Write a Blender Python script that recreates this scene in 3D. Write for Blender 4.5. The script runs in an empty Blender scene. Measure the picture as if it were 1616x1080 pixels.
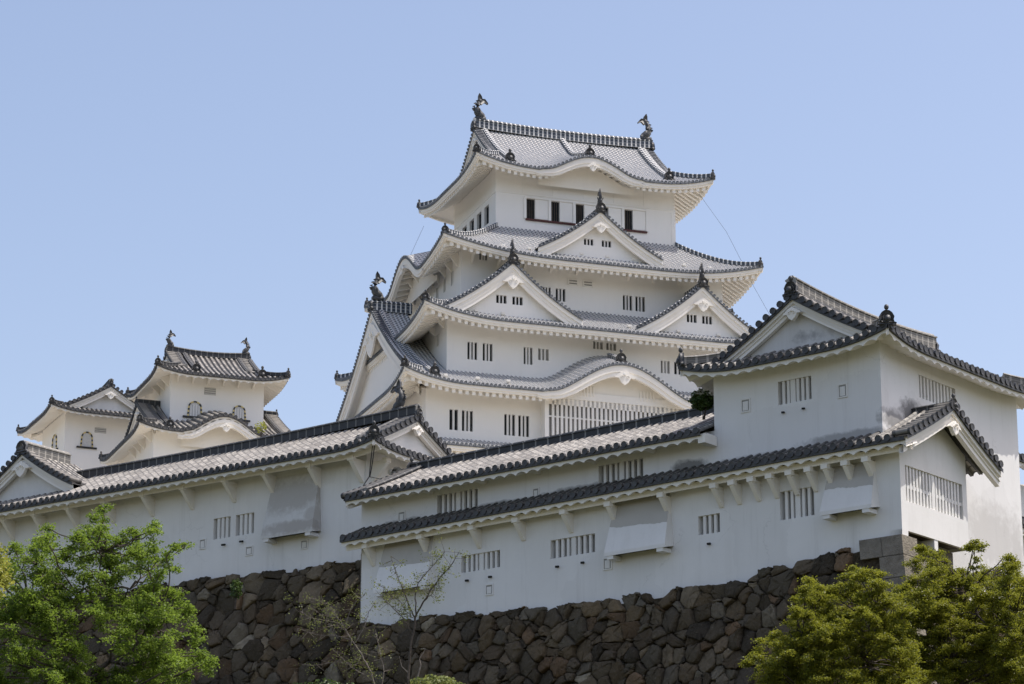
import bpy, math, random
import numpy as np
from mathutils import Vector, Matrix
R_ = math.radians
rnd = random.Random(7)
SC = bpy.context.scene
COL = SC.collection

# ------------------------------------------------------------ camera, world, sun, exposure
cam = bpy.data.cameras.new('camera'); cam_o = bpy.data.objects.new('camera', cam); COL.objects.link(cam_o)
cam.sensor_width = 36.0; cam.lens = 36.0 * 4600 / 1616; cam.clip_end = 5000; cam.clip_start = 1.0
cam_o.location = (0, 0, 0); cam_o.rotation_euler = (R_(90 + 16), 0, 0)
SC.camera = cam_o
SUN_AZ, SUN_EL = 0.0, 63.0            # azimuth measured from +X towards +Y
w = bpy.data.worlds.new('World'); SC.world = w; w.use_nodes = True
nt = w.node_tree; bg = nt.nodes['Background']
sky = nt.nodes.new('ShaderNodeTexSky'); sky.sky_type = 'NISHITA'; sky.sun_disc = False
sky.sun_elevation = R_(SUN_EL); sky.sun_rotation = R_(90 - SUN_AZ)
sky.air_density = 1.0; sky.dust_density = 2.2; sky.ozone_density = 1.0; sky.altitude = 0
tn = nt.nodes.new('ShaderNodeMix'); tn.data_type = 'RGBA'; tn.blend_type = 'MULTIPLY'; tn.inputs['Factor'].default_value = 1.0
tn.inputs['B'].default_value = (.965, .868, .835, 1)          # thin spring haze takes some blue out of the sky
nt.links.new(sky.outputs[0], tn.inputs['A']); nt.links.new(tn.outputs['Result'], bg.inputs[0]); bg.inputs[1].default_value = 0.15
sun = bpy.data.lights.new('sun', 'SUN'); sun.energy = 2.6; sun.angle = R_(0.53); sun.color = (1, .955, .89)
sun_o = bpy.data.objects.new('sun', sun); COL.objects.link(sun_o)
sd = Vector((math.cos(R_(SUN_EL)) * math.cos(R_(SUN_AZ)), math.cos(R_(SUN_EL)) * math.sin(R_(SUN_AZ)), math.sin(R_(SUN_EL))))
sun_o.rotation_euler = sd.to_track_quat('Z', 'Y').to_euler(); sun_o.location = (60, 60, 150)
SC.view_settings.view_transform = 'Standard'; SC.view_settings.look = 'None'
SC.view_settings.exposure = 0.66; SC.view_settings.gamma = 1.0

# ------------------------------------------------------------ materials
class Mat:
    def __init__(s, name):
        s.m = bpy.data.materials.new(name); s.m.use_nodes = True
        s.n = s.m.node_tree.nodes; s.l = s.m.node_tree.links; s.b = s.n['Principled BSDF']
    def node(s, t, **k):
        n = s.n.new(t)
        for a, v in k.items():
            if a.startswith('_'): n.inputs[a[1:]].default_value = v
            else: setattr(n, a, v)
        return n
    def link(s, a, b): s.l.new(a, b)
    def math(s, op, a, b=None, c=None):
        n = s.n.new('ShaderNodeMath'); n.operation = op
        for i, v in enumerate((a, b, c)):
            if v is None: continue
            if isinstance(v, (int, float)): n.inputs[i].default_value = v
            else: s.l.new(v, n.inputs[i])
        return n.outputs[0]
    def mix(s, f, a, b, bt='MIX'):
        n = s.n.new('ShaderNodeMix'); n.data_type = 'RGBA'; n.blend_type = bt
        for sock, v in ((n.inputs['Factor'], f), (n.inputs['A'], a), (n.inputs['B'], b)):
            if isinstance(v, (int, float)): sock.default_value = v
            elif isinstance(v, tuple): sock.default_value = (*v[:3], 1)
            else: s.l.new(v, sock)
        return n.outputs['Result']
    def noise(s, scale, detail=4, rough=.55, vec=None, dim='3D'):
        n = s.n.new('ShaderNodeTexNoise'); n.inputs['Scale'].default_value = scale
        n.inputs['Detail'].default_value = detail; n.inputs['Roughness'].default_value = rough
        if vec is not None: s.l.new(vec, n.inputs['Vector'])
        return n.outputs['Fac']
    def ramp(s, f, lo, hi):
        n = s.n.new('ShaderNodeMapRange'); s.l.new(f, n.inputs[0])
        n.inputs[1].default_value = lo; n.inputs[2].default_value = hi; n.clamp = True
        return n.outputs[0]
    def pos(s, sc=(1, 1, 1)):
        t = s.n.new('ShaderNodeTexCoord'); mp = s.n.new('ShaderNodeMapping'); mp.inputs['Scale'].default_value = sc
        s.l.new(t.outputs['Object'], mp.inputs['Vector']); return mp.outputs[0]
    def uv(s):
        t = s.n.new('ShaderNodeUVMap'); x = s.n.new('ShaderNodeSeparateXYZ'); s.l.new(t.outputs[0], x.inputs[0])
        return x.outputs[0], x.outputs[1]
    def bump(s, h, st=.3, dist=.02):
        n = s.n.new('ShaderNodeBump'); n.inputs['Strength'].default_value = st; n.inputs['Distance'].default_value = dist
        s.l.new(h, n.inputs['Height']); s.l.new(n.outputs[0], s.b.inputs['Normal'])
    def col(s, c):
        if isinstance(c, tuple): s.b.inputs['Base Color'].default_value = (*c[:3], 1)
        else: s.l.new(c, s.b.inputs['Base Color'])
    def rough(s, r, spec=.3):
        s.b.inputs['Roughness'].default_value = r; s.b.inputs['Specular IOR Level'].default_value = spec

def plaster(name, base, stain, amt=.25, dark=None, bump=.15):
    M = Mat(name); p = M.pos()
    a = M.ramp(M.noise(.45, 5, .6, p), .42, .75)
    b = M.ramp(M.noise(1.3, 6, .65, M.pos((1, 1, .22))), .48, .8)
    f = M.math('MULTIPLY', M.math('ADD', a, b), amt)
    c = M.mix(f, base, stain)
    c = M.mix(M.math('MULTIPLY', M.ramp(M.noise(9, 4, .6, p), .55, .85), amt * .6), c, stain)
    st_ = M.ramp(M.noise(2.2, 5, .7, M.pos((1, 1, .06))), .56, .74)
    c = M.mix(M.math('MULTIPLY', st_, amt * .55), c, tuple(x * .72 for x in stain))
    if dark:
        g = M.ramp(M.noise(.9, 6, .7, M.pos((1, 1, .35))), .5, .66)
        c = M.mix(M.math('MULTIPLY', g, .8), c, dark)
    M.col(c); M.rough(.85, .2)
    M.bump(M.noise(5, 6, .6, p), bump, .03)
    return M.m

def tile_mat(name, keep, k=1.0):
    M = Mat(name); u, v = M.uv()
    fu = M.math('FRACT', u); fv = M.math('FRACT', v)
    du = M.math('ABSOLUTE', M.math('SUBTRACT', fu, .5))
    cell = M.n.new('ShaderNodeCombineXYZ')
    isr = M.math('LESS_THAN', du, .3)
    M.link(M.math('ADD', M.math('FLOOR', u), M.math('MULTIPLY', isr, .37)), cell.inputs[0]); M.link(M.math('FLOOR', v), cell.inputs[1])
    wn = M.n.new('ShaderNodeTexWhiteNoise'); wn.noise_dimensions = '2D'; M.link(cell.outputs[0], wn.inputs[0])
    rv = wn.outputs['Value']
    n1 = M.noise(3.5, 4, .6, M.pos()); n2 = M.noise(.5, 3, .5, M.pos())
    if keep:
        crown = M.math('MULTIPLY', M.math('LESS_THAN', du, .20), M.math('GREATER_THAN', fv, .34))
        pan = M.math('MULTIPLY', M.math('GREATER_THAN', du, .36), M.math('GREATER_THAN', fv, .55))
        m = M.math('MAXIMUM', crown, pan)
        dark = M.mix(rv, (.045, .055, .075), (.10, .115, .135))
        white = M.mix(n1, (.44, .435, .42), (.72, .70, .67))
        c = M.mix(m, white, dark)
    else:
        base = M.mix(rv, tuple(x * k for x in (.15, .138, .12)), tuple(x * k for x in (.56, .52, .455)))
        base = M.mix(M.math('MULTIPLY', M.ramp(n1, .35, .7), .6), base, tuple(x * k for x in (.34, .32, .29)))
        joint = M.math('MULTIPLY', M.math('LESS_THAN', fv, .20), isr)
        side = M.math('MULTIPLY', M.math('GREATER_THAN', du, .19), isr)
        base = M.mix(M.math('MULTIPLY', side, .7), base, tuple(x * k for x in (.09, .088, .085)))  # side shading of each round tile is painted into the colour
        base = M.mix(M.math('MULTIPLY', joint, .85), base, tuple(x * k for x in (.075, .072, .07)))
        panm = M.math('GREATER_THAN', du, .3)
        base = M.mix(M.math('MULTIPLY', panm, .85), base, (.055, .055, .055))  # troughs painted darker for the shade between tile columns
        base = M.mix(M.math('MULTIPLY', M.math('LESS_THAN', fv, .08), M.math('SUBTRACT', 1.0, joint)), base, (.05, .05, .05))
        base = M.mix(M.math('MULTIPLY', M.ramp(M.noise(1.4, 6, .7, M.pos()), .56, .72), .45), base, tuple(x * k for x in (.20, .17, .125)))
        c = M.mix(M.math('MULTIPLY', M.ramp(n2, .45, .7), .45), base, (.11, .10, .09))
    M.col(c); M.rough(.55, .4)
    h = M.math('ADD', M.math('MULTIPLY', fv, .6), M.math('MULTIPLY', rv, .5))
    M.bump(M.math('ADD', h, M.math('MULTIPLY', n1, .4)), .6, .035)
    return M.m

def ridge_mat(name, base, line, su, wu, top):
    # thin plaster joints between stacked ridge tiles: u metres along the ridge, v 0..1 up its side
    M = Mat(name); u, v = M.uv()
    fu = M.math('FRACT', M.math('DIVIDE', u, su))
    ln = M.math('LESS_THAN', fu, wu)
    lay = M.math('LESS_THAN', M.math('FRACT', M.math('MULTIPLY', v, 3.0)), .22)
    side = M.math('LESS_THAN', v, .98)
    m = M.math('MAXIMUM', M.math('MAXIMUM', ln, M.math('MULTIPLY', lay, top[1])), M.math('MULTIPLY', M.math('GREATER_THAN', v, .86), top[0]))
    c = M.mix(M.noise(4, 4, .6, M.pos()), base, tuple(x * 1.7 for x in base))
    c = M.mix(m, c, line)
    M.col(c); M.rough(.6, .35); M.bump(M.math('ADD', M.math('MULTIPLY', m, .6), M.noise(8, 3, .5, M.pos())), .5, .03)
    return M.m

def plain(name, c1, c2, sc=3., rough=.7, spec=.3, bump=.3, bd=.02):
    M = Mat(name); M.col(M.mix(M.ramp(M.noise(sc, 5, .6, M.pos()), .3, .7), c1, c2)); M.rough(rough, spec)
    if bump: M.bump(M.noise(sc * 3, 5, .6, M.pos()), bump, bd)
    return M.m

m_white = plaster('white_plaster', (.80, .785, .755), (.58, .56, .52), .30)
m_keepw = plaster('keep_plaster', (.87, .85, .81), (.74, .71, .66), .14)
m_stain = plaster('stained_plaster', (.52, .50, .46), (.34, .32, .29), .7, (.20, .19, .175))
m_wornw = plaster('worn_plaster', (.80, .79, .77), (.50, .48, .45), .6, (.46, .44, .41))
m_tilek = tile_mat('plastered_tile', True)
m_tileo = tile_mat('weathered_tile', False)
m_tiled = tile_mat('shaded_blackened_tile', False, .30)  # real blackening plus the pent roof's shade, darkened into the colour
m_disc = plain('dark_tile_end', (.03, .031, .033), (.085, .083, .08), 6, .5, .4)
m_disck = plain('keep_tile_end', (.05, .06, .075), (.22, .23, .24), 5, .6, .3)
m_orn = plain('ornament_tile', (.045, .047, .05), (.10, .10, .10), 5, .45, .4, .5, .04)
m_ridgek = ridge_mat('keep_ridge', (.04, .05, .065), (.74, .73, .70), .42, .30, (.0, .30))
m_ridgeo = ridge_mat('old_ridge', (.035, .036, .038), (.20, .195, .18), .46, .12, (.15, .0))
m_ridgeb = ridge_mat('pale_ridge', (.11, .105, .095), (.36, .34, .30), .42, .20, (.5, .55))
m_soff = plaster('eave_plaster', (.88, .845, .78), (.74, .69, .60), .2, bump=.08)  # cream tint also carries the warm bounced light under the eaves
m_darkin = plain('dark_interior', (.012, .014, .018), (.03, .032, .036), 2, .8, .1, 0)  # near-black stands in for the shade inside unlit openings
m_shut = plain('grey_shutter', (.30, .295, .28), (.40, .39, .37), 2, .8, .2, 0)
m_sill = plain('red_brown_wood', (.07, .025, .025), (.10, .035, .03), 4, .6)
m_gold = plain('gilt_metal', (.62, .48, .16), (.75, .6, .25), 6, .4, .5, 0)
m_black = plain('black_lacquer', (.012, .012, .012), (.03, .028, .025), 6, .4, .4, 0)
m_wood = plain('dark_wood', (.10, .08, .06), (.17, .14, .11), 5, .8)
m_cable = plain('black_cable', (.015, .015, .015), (.03, .03, .03), 5, .6, .3, 0)
m_metal = plain('painted_metal', (.55, .54, .52), (.66, .65, .62), 5, .5, .4, 0)
m_bark = plain('bark', (.055, .045, .038), (.13, .11, .09), 9, .9, .1, .6)
m_twig = plain('pale_twig', (.12, .10, .085), (.26, .23, .20), 9, .9, .1, .4)

def stone_mat(name):
    M = Mat(name)
    at = M.n.new('ShaderNodeAttribute'); at.attribute_name = 'tint'
    n = M.noise(2.6, 8, .68, M.pos()); n2 = M.noise(11, 6, .65, M.pos())
    c = M.mix(M.math('MULTIPLY', M.ramp(n, .35, .7), .55), at.outputs['Color'], (.09, .074, .055))
    c = M.mix(M.math('MULTIPLY', M.ramp(M.noise(1.2, 6, .7, M.pos()), .60, .75), .4), c, (.20, .18, .14))
    c = M.mix(M.math('MULTIPLY', M.ramp(n2, .58, .8), .5), c, (.30, .265, .20))
    M.col(c); M.rough(.95, .12); M.bump(M.math('ADD', n, M.math('MULTIPLY', n2, .6)), 1.0, .13)
    return M.m
m_stone = stone_mat('wall_stone')
m_gap = plain('earth_joint', (.04, .031, .02), (.12, .095, .062), 7, .95, .05, .9, .1)

def leaf_mat(name, c1, c2, tr=.35):
    M = Mat(name)
    at = M.n.new('ShaderNodeAttribute'); at.attribute_name = 'tint'
    s = M.n.new('ShaderNodeSeparateColor'); M.link(at.outputs['Color'], s.inputs[0])
    c = M.mix(s.outputs[0], c1, c2)
    M.col(c); M.rough(.5, .35)
    t = M.n.new('ShaderNodeBsdfTranslucent'); M.link(M.mix(.5, c, tuple(min(1, x * 1.6) for x in c2)), t.inputs[0])
    ms = M.n.new('ShaderNodeMixShader'); ms.inputs[0].default_value = tr
    out = M.n['Material Output']
    M.link(M.b.outputs[0], ms.inputs[1]); M.link(t.outputs[0], ms.inputs[2]); M.link(ms.outputs[0], out.inputs[0])
    return M.m
m_leafL = leaf_mat('spring_green_leaf', (.045, .085, .014), (.24, .34, .045), .42)
m_leafR = leaf_mat('olive_green_leaf', (.035, .055, .008), (.33, .34, .036), .36)
m_leafS = leaf_mat('sparse_new_leaf', (.08, .11, .025), (.24, .27, .07), .35)
m_leafY = leaf_mat('yellow_green_leaf', (.16, .20, .03), (.42, .42, .08), .35)
m_leafB = leaf_mat('bush_leaf', (.03, .06, .015), (.09, .14, .03), .25)
m_fleck = plain('white_fleck', (.75, .74, .7), (.85, .84, .8), 5, .7, .2, 0)
def ground_mat():
    M = Mat('hill_ground'); t = M.n.new('ShaderNodeTexCoord'); x = M.n.new('ShaderNodeSeparateXYZ'); M.link(t.outputs['Object'], x.inputs[0])
    n = M.noise(.8, 6, .6, M.pos()); grass = M.mix(M.ramp(n, .35, .7), (.045, .055, .022), (.11, .095, .055)); grav = M.mix(n, (.36, .33, .27), (.48, .44, .37))
    M.col(M.mix(M.ramp(x.outputs[2], 16.5, 19.5), grass, grav)); M.rough(.95, .1); M.bump(n, .8, .1); return M.m
m_ground = ground_mat()     # grassy slope below, unseen gravel courts added pale for warm bounce light

# ------------------------------------------------------------ mesh helper
class MB:
    def __init__(s): s.v = []; s.f = []; s.uv = []; s.mi = []; s.tint = None
    def add(s, pts, faces, uvs=None, mi=0):
        o = len(s.v); s.v.extend(pts)
        for k, f in enumerate(faces):
            s.f.append([o + i for i in f]); s.mi.append(mi)
            s.uv.append(uvs[k] if uvs else None)
    def quad(s, a, b, c, d, uv=None, mi=0): s.add([a, b, c, d], [(0, 1, 2, 3)], [uv] if uv else None, mi)
    def poly(s, pts, mi=0): s.add(list(pts), [tuple(range(len(pts)))], None, mi)
    def box(s, xf, t0, t1, d0, d1, z0, z1, mi=0):
        P = [xf(t, d, z) for z in (z0, z1) for d in (d0, d1) for t in (t0, t1)]
        s.add(P, [(0, 1, 3, 2), (4, 6, 7, 5), (0, 4, 5, 1), (2, 3, 7, 6), (0, 2, 6, 4), (1, 5, 7, 3)], None, mi)
    def prism(s, xf, outline, d0, d1, mi=0):     # outline (t,z) extruded d0..d1
        n = len(outline)
        P = [xf(t, d0, z) for t, z in outline] + [xf(t, d1, z) for t, z in outline]
        F = [tuple(range(n)), tuple(range(2 * n - 1, n - 1, -1))] + [(i, (i + 1) % n, n + (i + 1) % n, n + i) for i in range(n)]
        s.add(P, F, None, mi)
    def tube(s, pts, rads, n=8, mi=0, cap=True):
        pts = [Vector(p) for p in pts]
        if isinstance(rads, (int, float)): rads = [rads] * len(pts)
        o = len(s.v); up = Vector((0, 0, 1))
        for i, p in enumerate(pts):
            d = (pts[min(i + 1, len(pts) - 1)] - pts[max(i - 1, 0)]).normalized()
            a = d.cross(up)
            if a.length < .05: a = d.cross(Vector((1, 0, 0)))
            a.normalize(); b = a.cross(d)
            for k in range(n):
                th = 2 * math.pi * k / n
                s.v.append(tuple(p + (a * math.cos(th) + b * math.sin(th)) * rads[i]))
        for i in range(len(pts) - 1):
            for k in range(n):
                s.f.append([o + i * n + k, o + i * n + (k + 1) % n, o + (i + 1) * n + (k + 1) % n, o + (i + 1) * n + k]); s.mi.append(mi); s.uv.append(None)
        if cap:
            s.f.append([o + k for k in range(n)]); s.mi.append(mi); s.uv.append(None)
            s.f.append([o + (len(pts) - 1) * n + k for k in range(n)]); s.mi.append(mi); s.uv.append(None)
    def ell(s, c, r, nu=10, nv=7, mi=0):
        o = len(s.v)
        for j in range(nv + 1):
            ph = math.pi * j / nv
            for i in range(nu):
                th = 2 * math.pi * i / nu
                s.v.append((c[0] + r[0] * math.sin(ph) * math.cos(th), c[1] + r[1] * math.sin(ph) * math.sin(th), c[2] + r[2] * math.cos(ph)))
        for j in range(nv):
            for i in range(nu):
                s.f.append([o + j * nu + i, o + j * nu + (i + 1) % nu, o + (j + 1) * nu + (i + 1) % nu, o + (j + 1) * nu + i]); s.mi.append(mi); s.uv.append(None)
    def grid(s, rows, uvs=None, mi=0):
        n = len(rows[0]); o = len(s.v)
        for r in rows: s.v.extend(r)
        for j in range(len(rows) - 1):
            for i in range(n - 1):
                s.f.append([o + j * n + i, o + j * n + i + 1, o + (j + 1) * n + i + 1, o + (j + 1) * n + i]); s.mi.append(mi)
                s.uv.append((uvs[j][i], uvs[j][i + 1], uvs[j + 1][i + 1], uvs[j + 1][i]) if uvs else None)
    def build(s, name, mats, parent=None, smooth=False, merge=False):
        if not isinstance(mats, (list, tuple)): mats = [mats]
        me = bpy.data.meshes.new(name)
        off = parent['_z'] if parent is not None and '_z' in parent else 0.0
        V = np.array(s.v, dtype=np.float32).reshape(-1, 3)
        if len(V): V[:, 2] -= off
        me.from_pydata(V.tolist(), [], s.f)
        for m in mats: me.materials.append(m)
        if len(mats) > 1: me.polygons.foreach_set('material_index', s.mi)
        if any(u is not None for u in s.uv):
            L = me.uv_layers.new(name='UVMap'); a = []
            for f, u in zip(s.f, s.uv):
                if u is None: a.extend((0., 0.) * len(f))
                else:
                    for q in u: a.extend(q)
            L.data.foreach_set('uv', a)
        if s.tint:
            ca = me.color_attributes.new('tint', 'FLOAT_COLOR', 'CORNER'); a = []
            for f, c in zip(s.f, s.tint): a.extend((*c, 1.) * len(f))
            ca.data.foreach_set('color', a)
        if smooth: me.polygons.foreach_set('use_smooth', [True] * len(s.f))
        me.update()
        o = bpy.data.objects.new(name, me); COL.objects.link(o)
        if parent is not None:
            o.parent = parent; o['_z'] = off
        return o

def thing(name, label, cat, loc, rz=0., group=None):
    o = bpy.data.objects.new(name, None); COL.objects.link(o)
    o.location = loc; o.rotation_euler = (0, 0, rz); o['label'] = label; o['category'] = cat; o['_z'] = loc[2]
    o['kind'] = 'thing'
    if group: o['group'] = group
    return o
def tag(o, label, cat, group=None):
    o['label'] = label; o['category'] = cat
    if group: o['group'] = group
    return o

def XS(y0): return lambda t, d, z: (t, y0 + d, z)
def XW(x0): return lambda t, d, z: (x0 + d, t, z)
def XN(y1): return lambda t, d, z: (t, y1 - d, z)
def XE(x1): return lambda t, d, z: (x1 - d, t, z)

# ------------------------------------------------------------ roof pieces
class Roof:
    """collects one roof: tiles, eave tile ends, plaster eave, ridges, ornaments"""
    def __init__(s, p, old): s.p = p; s.old = old; s.t = MB(); s.d = MB(); s.e = MB(); s.r = []; s.o = []; s.tm = None
    def build(s, parent, name='roof', ridge_m=None):
        rf = s.t.build(name, s.tm or (m_tileo if s.old else m_tilek), parent, smooth=True)
        if s.d.v: s.d.build('eave_tile', m_disc if s.old else m_disck, rf)
        if s.e.v: s.e.build('eaves', m_soff, rf)
        for mb in s.r: mb.build('ridge', ridge_m or (m_ridgeo if s.old else m_ridgek), rf)
        for nm, mb in s.o: mb.build(nm, m_orn, rf, smooth=True)
        return rf

def tile_sheet(R, xf, t0, t1, dmax, zf, n=12, d0=0.0):
    p = R.p; nc = max(1, int(round((t1 - t0) / p))); pp = (t1 - t0) / nc
    prof = [(-.5, 0), (-.33, -.05), (-.29, .12), (-.2, .24), (-.07, .30), (.07, .30), (.2, .24), (.29, .12), (.33, -.05)]
    ts = []; hs = []; us = []
    for c in range(nc):
        for u, h in prof: ts.append(t0 + (c + .5 + u) * pp); hs.append(h * pp); us.append(c + .5 + u)
    ts.append(t1); hs.append(0); us.append(nc)
    rows = []; uvs = []
    dm = [max(d0, dmax(t)) for t in ts]
    tl = .36 if R.old else .34
    wob = [rnd.uniform(0, .016) for _ in range(nc + 1)]; off = [rnd.uniform(-.10, .10) for _ in range(nc + 1)]
    for j in range(n + 1):
        s = j / n; r = []; q = []
        for t, h, u, D in zip(ts, hs, us, dm):
            d = d0 + (D - d0) * s
            r.append(xf(t, d, zf(t, d) + h + wob[int(u - 1e-6)] * (0 if not R.old else math.sin(d * 1.3 + int(u) * 1.7)))); q.append((u, d * 1.12 / tl + (off[int(u - 1e-6)] if R.old else 0)))
        rows.append(r); uvs.append(q)
    R.t.grid(rows, uvs)
    return [t0 + (c + .5) * pp for c in range(nc)], pp

def disc(mb, xf, t, d, z, r, L=.10, n=10, dz=0):
    o = len(mb.v)
    for dd in (d, d + L):
        for k in range(n):
            a = 2 * math.pi * k / n
            mb.v.append(xf(t + r * math.cos(a), dd, z + r * math.sin(a) + (dz if dd > d else 0)))
    # small raised rim
    for k in range(n):
        a = 2 * math.pi * k / n
        mb.v.append(xf(t + r * .62 * math.cos(a), d + .012, z + r * .62 * math.sin(a)))
    for k in range(n):
        k2 = (k + 1) % n
        mb.f.append([o + k, o + k2, o + n + k2, o + n + k]); mb.f.append([o + k, o + k2, o + 2 * n + k2, o + 2 * n + k])
        mb.mi += [0, 0]; mb.uv += [None, None]
    mb.f.append([o + 2 * n + k for k in range(n)]); mb.mi.append(0); mb.uv.append(None)

def eave(R, xf, ts, pp, t0, t1, dmax, zf, ov, deep=0., rafters=True, brackets=None):
    """tile ends, drop edge, fascia, soffit and rafters of one eave"""
    r = pp * (.36 if R.old else .34)
    for t in ts: disc(R.d, xf, t + (rnd.uniform(-.015, .015) if R.old else 0), -.05 - (rnd.uniform(0, .035) if R.old else 0), zf(t, 0) + .08 * pp + .02 + (rnd.uniform(-.014, .014) if R.old else 0), r * (rnd.uniform(.94, 1.05) if R.old else 1), .12)
    nseg = max(4, int((t1 - t0) / .3))
    T = [t0 + (t1 - t0) * i / nseg for i in range(nseg + 1)]
    Z = [zf(t, 0) for t in T]
    # dark edge of the flat tiles
    for dd in (-.03,):
        R.d.grid([[xf(t, dd, z + .0) for t, z in zip(T, Z)], [xf(t, dd, z - .13) for t, z in zip(T, Z)], [xf(t, .25, z - .12) for t, z in zip(T, Z)]])
    if R.old:
        # scalloped plaster board + corrugated underside
        m = nseg * 4; TT = [t0 + (t1 - t0) * i / m for i in range(m + 1)]
        def wav(t, a): return a * abs(math.sin(math.pi * (t - t0) / (pp * 1.5))) ** .7
        top = [xf(t, .07, zf(t, 0) - .13) for t in TT]
        b1 = [xf(t, .07, zf(t, 0) - .36 + wav(t, .13)) for t in TT]
        rows = [top, b1]
        for k in range(1, 6):
            rows.append([xf(t, min(ov, .07 + (ov - .07) * k / 5), zf(t, min(ov, dmax(t))) * 0 + zf(t, ov * k / 5 if dmax(t) > ov * k / 5 else dmax(t)) - .36 - .02 * k + wav(t, .12)) if dmax(t) >= ov * k / 5 else xf(t, max(.07, dmax(t)), zf(t, max(0, dmax(t))) - .38) for t in TT])
        R.e.grid(rows)
        # beam under the scallops
        if deep:
            R.e.grid([[xf(t, a, zf(t, a) - zz) for t in T] for a, zz in ((deep - .09, .36), (deep - .09, .58), (deep + .09, .62), (deep + .09, .36))])
    else:
        R.e.grid([[xf(t, .06, z - .12) for t, z in zip(T, Z)], [xf(t, .06, z - .36) for t, z in zip(T, Z)], [xf(t, .14, z - .36) for t, z in zip(T, Z)],
                  [xf(t, .14, z - .52) for t, z in zip(T, Z)], [xf(t, .40, z - .52) for t, z in zip(T, Z)], [xf(t, .40, zf(t, .4) - .45) for t in T]])
        rows = []
        for k in range(6):
            rr = []
            for t in T:
                d = min(.40 + (ov - .40) * k / 5, max(dmax(t), .0)); rr.append(xf(t, d, zf(t, d) - .50))
            rows.append(rr)
        R.e.grid(rows)
        if rafters:
            st = .57; k = int((t1 - t0) / st); 
            for i in range(k + 1):
                t = t0 + (t1 - t0) * (i + .5) / (k + 1); D = min(ov, dmax(t))
                if D < .5: continue
                P = [xf(t + a, d, zf(t, d) - b) for d in (.30, D) for a in (-.14, .14) for b in (.48, .98)]
                R.e.add(P, [(0, 1, 3, 2), (4, 5, 7, 6), (0, 1, 5, 4), (2, 3, 7, 6), (1, 3, 7, 5)])

def ridge(mb, pts, w, h, closed=True, cap=True):
    """stacked tile ridge along pts (bottom centre line)"""
    if isinstance(mb, list): mb.append(MB()); mb = mb[-1]
    pts = [Vector(p) for p in pts]; L = 0; rows = []; uvs = []
    prof = [(-.5, 0, 0), (-.5, .72, .8), (-.62, .72, .86), (-.62, .80, .9), (-.35, .86, .95), (-.2, 1.0, 1), (.2, 1.0, 1), (.35, .86, .95), (.62, .80, .9), (.62, .72, .86), (.5, .72, .8), (.5, 0, 0)]
    for i, p in enumerate(pts):
        if i: L += (p - pts[i - 1]).length
        d = pts[min(i + 1, len(pts) - 1)] - pts[max(i - 1, 0)]; d.z = 0; d.normalize(); a = Vector((d.y, -d.x, 0))
        rows.append([tuple(p + a * q[0] * w + Vector((0, 0, q[1] * h))) for q in prof]); uvs.append([(L, q[2]) for q in prof])
    # refine
    mb.grid(rows, uvs)
    for r in (rows[0], rows[-1]): mb.poly(r)

def subdiv(a, b, n, f=None):
    a, b = Vector(a), Vector(b); out = []
    for i in range(n + 1):
        s = i / n; p = a.lerp(b, s)
        if f: p.z += f(s)
        out.append(tuple(p))
    return out

def onigawara(p, ang, s=1.0, knob=True):
    """ridge-end tile: flared plate with shoulders and a knob; faces direction ang"""
    mb = MB(); c, sn = math.cos(ang), math.sin(ang)
    def xf(t, d, z): return (p[0] - sn * t * s - c * d * s, p[1] + c * t * s - sn * d * s, p[2] + z * s)
    out = [(-.62, -.1), (-.66, .08), (-.5, .12), (-.46, .3), (-.52, .5), (-.36, .78), (-.16, .92), (.16, .92), (.36, .78), (.52, .5), (.46, .3), (.5, .12), (.66, .08), (.62, -.1)]
    mb.prism(xf, out, -.12, .16)
    inn = [(t * .66, .36 + (z - .4) * .62) for t, z in out]
    mb.prism(xf, inn, -.22, -.10)
    if knob:
        mb.ell(xf(0, .0, 1.16), (.17 * s, .17 * s, .2 * s)); mb.tube([xf(0, 0, .85), xf(0, 0, 1.1)], .09 * s, 6)
        mb.tube([xf(0, -.1, .3), xf(0, -.34, .34)], .2 * s, 8)
    return mb

def fish(p, ang, s=1.0):
    """roof fish: head down on the ridge end, body curving up, forked tail; belly faces direction ang"""
    mb = MB(); c, sn = math.cos(ang), math.sin(ang)
    def W(a, b, z): return (p[0] + c * a * s - sn * b * s, p[1] + sn * a * s + c * b * s, p[2] + z * s)
    cl = [(-.62, .10), (-.38, .22), (-.10, .40), (.12, .72), (.20, 1.10), (.14, 1.45), (-.02, 1.75), (-.18, 1.98)]
    rr = [.24, .40, .44, .40, .33, .26, .20, .13]
    mb.tube([W(a, 0, z) for a, z in cl], [r * s for r in rr], 10)
    mb.box(lambda t, d, z: W(t, d, z), -.7, .42, -.32, .32, -.25, .12)
    def fin(pts, th=.09): mb.prism(lambda t, d, z: W(t, d, z), pts, -th, th)
    fin([(.02, 1.72), (-.30, 2.16), (-.66, 2.16), (-1.0, 1.74), (-.98, 1.62), (-.62, 1.80), (-.30, 1.50)], .15)
    fin([(-.34, 1.70), (-.40, 2.10), (-.30, 2.45), (-.06, 2.78), (.06, 2.45), (.06, 2.10), (.08, 1.70)], .13)
    mb.ell(W(-.14, 0, 1.92), (.26 * s, .22 * s, .26 * s), 8, 6)
    fin([(.05, .95), (.40, 1.10), (.72, 1.06), (.60, .82), (.40, .70), (.10, .6)])
    for k in range(6):
        a, z = cl[1 + k]; fin([(a + rr[1 + k] * .6, z), (a + rr[1 + k] + .16, z + .16), (a + rr[1 + k] * .6, z + .28)], .04)
    for q in (-1, 1):
        mb.tube([W(-.1, q * .3, .5), W(.1, q * .55, .85), W(.16, q * .5, 1.05)], [.12 * s, .09 * s, .02 * s], 6)
        mb.ell(W(-.44, q * .2, .38), (.09 * s, .09 * s, .09 * s), 6, 5)
    return mb

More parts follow.
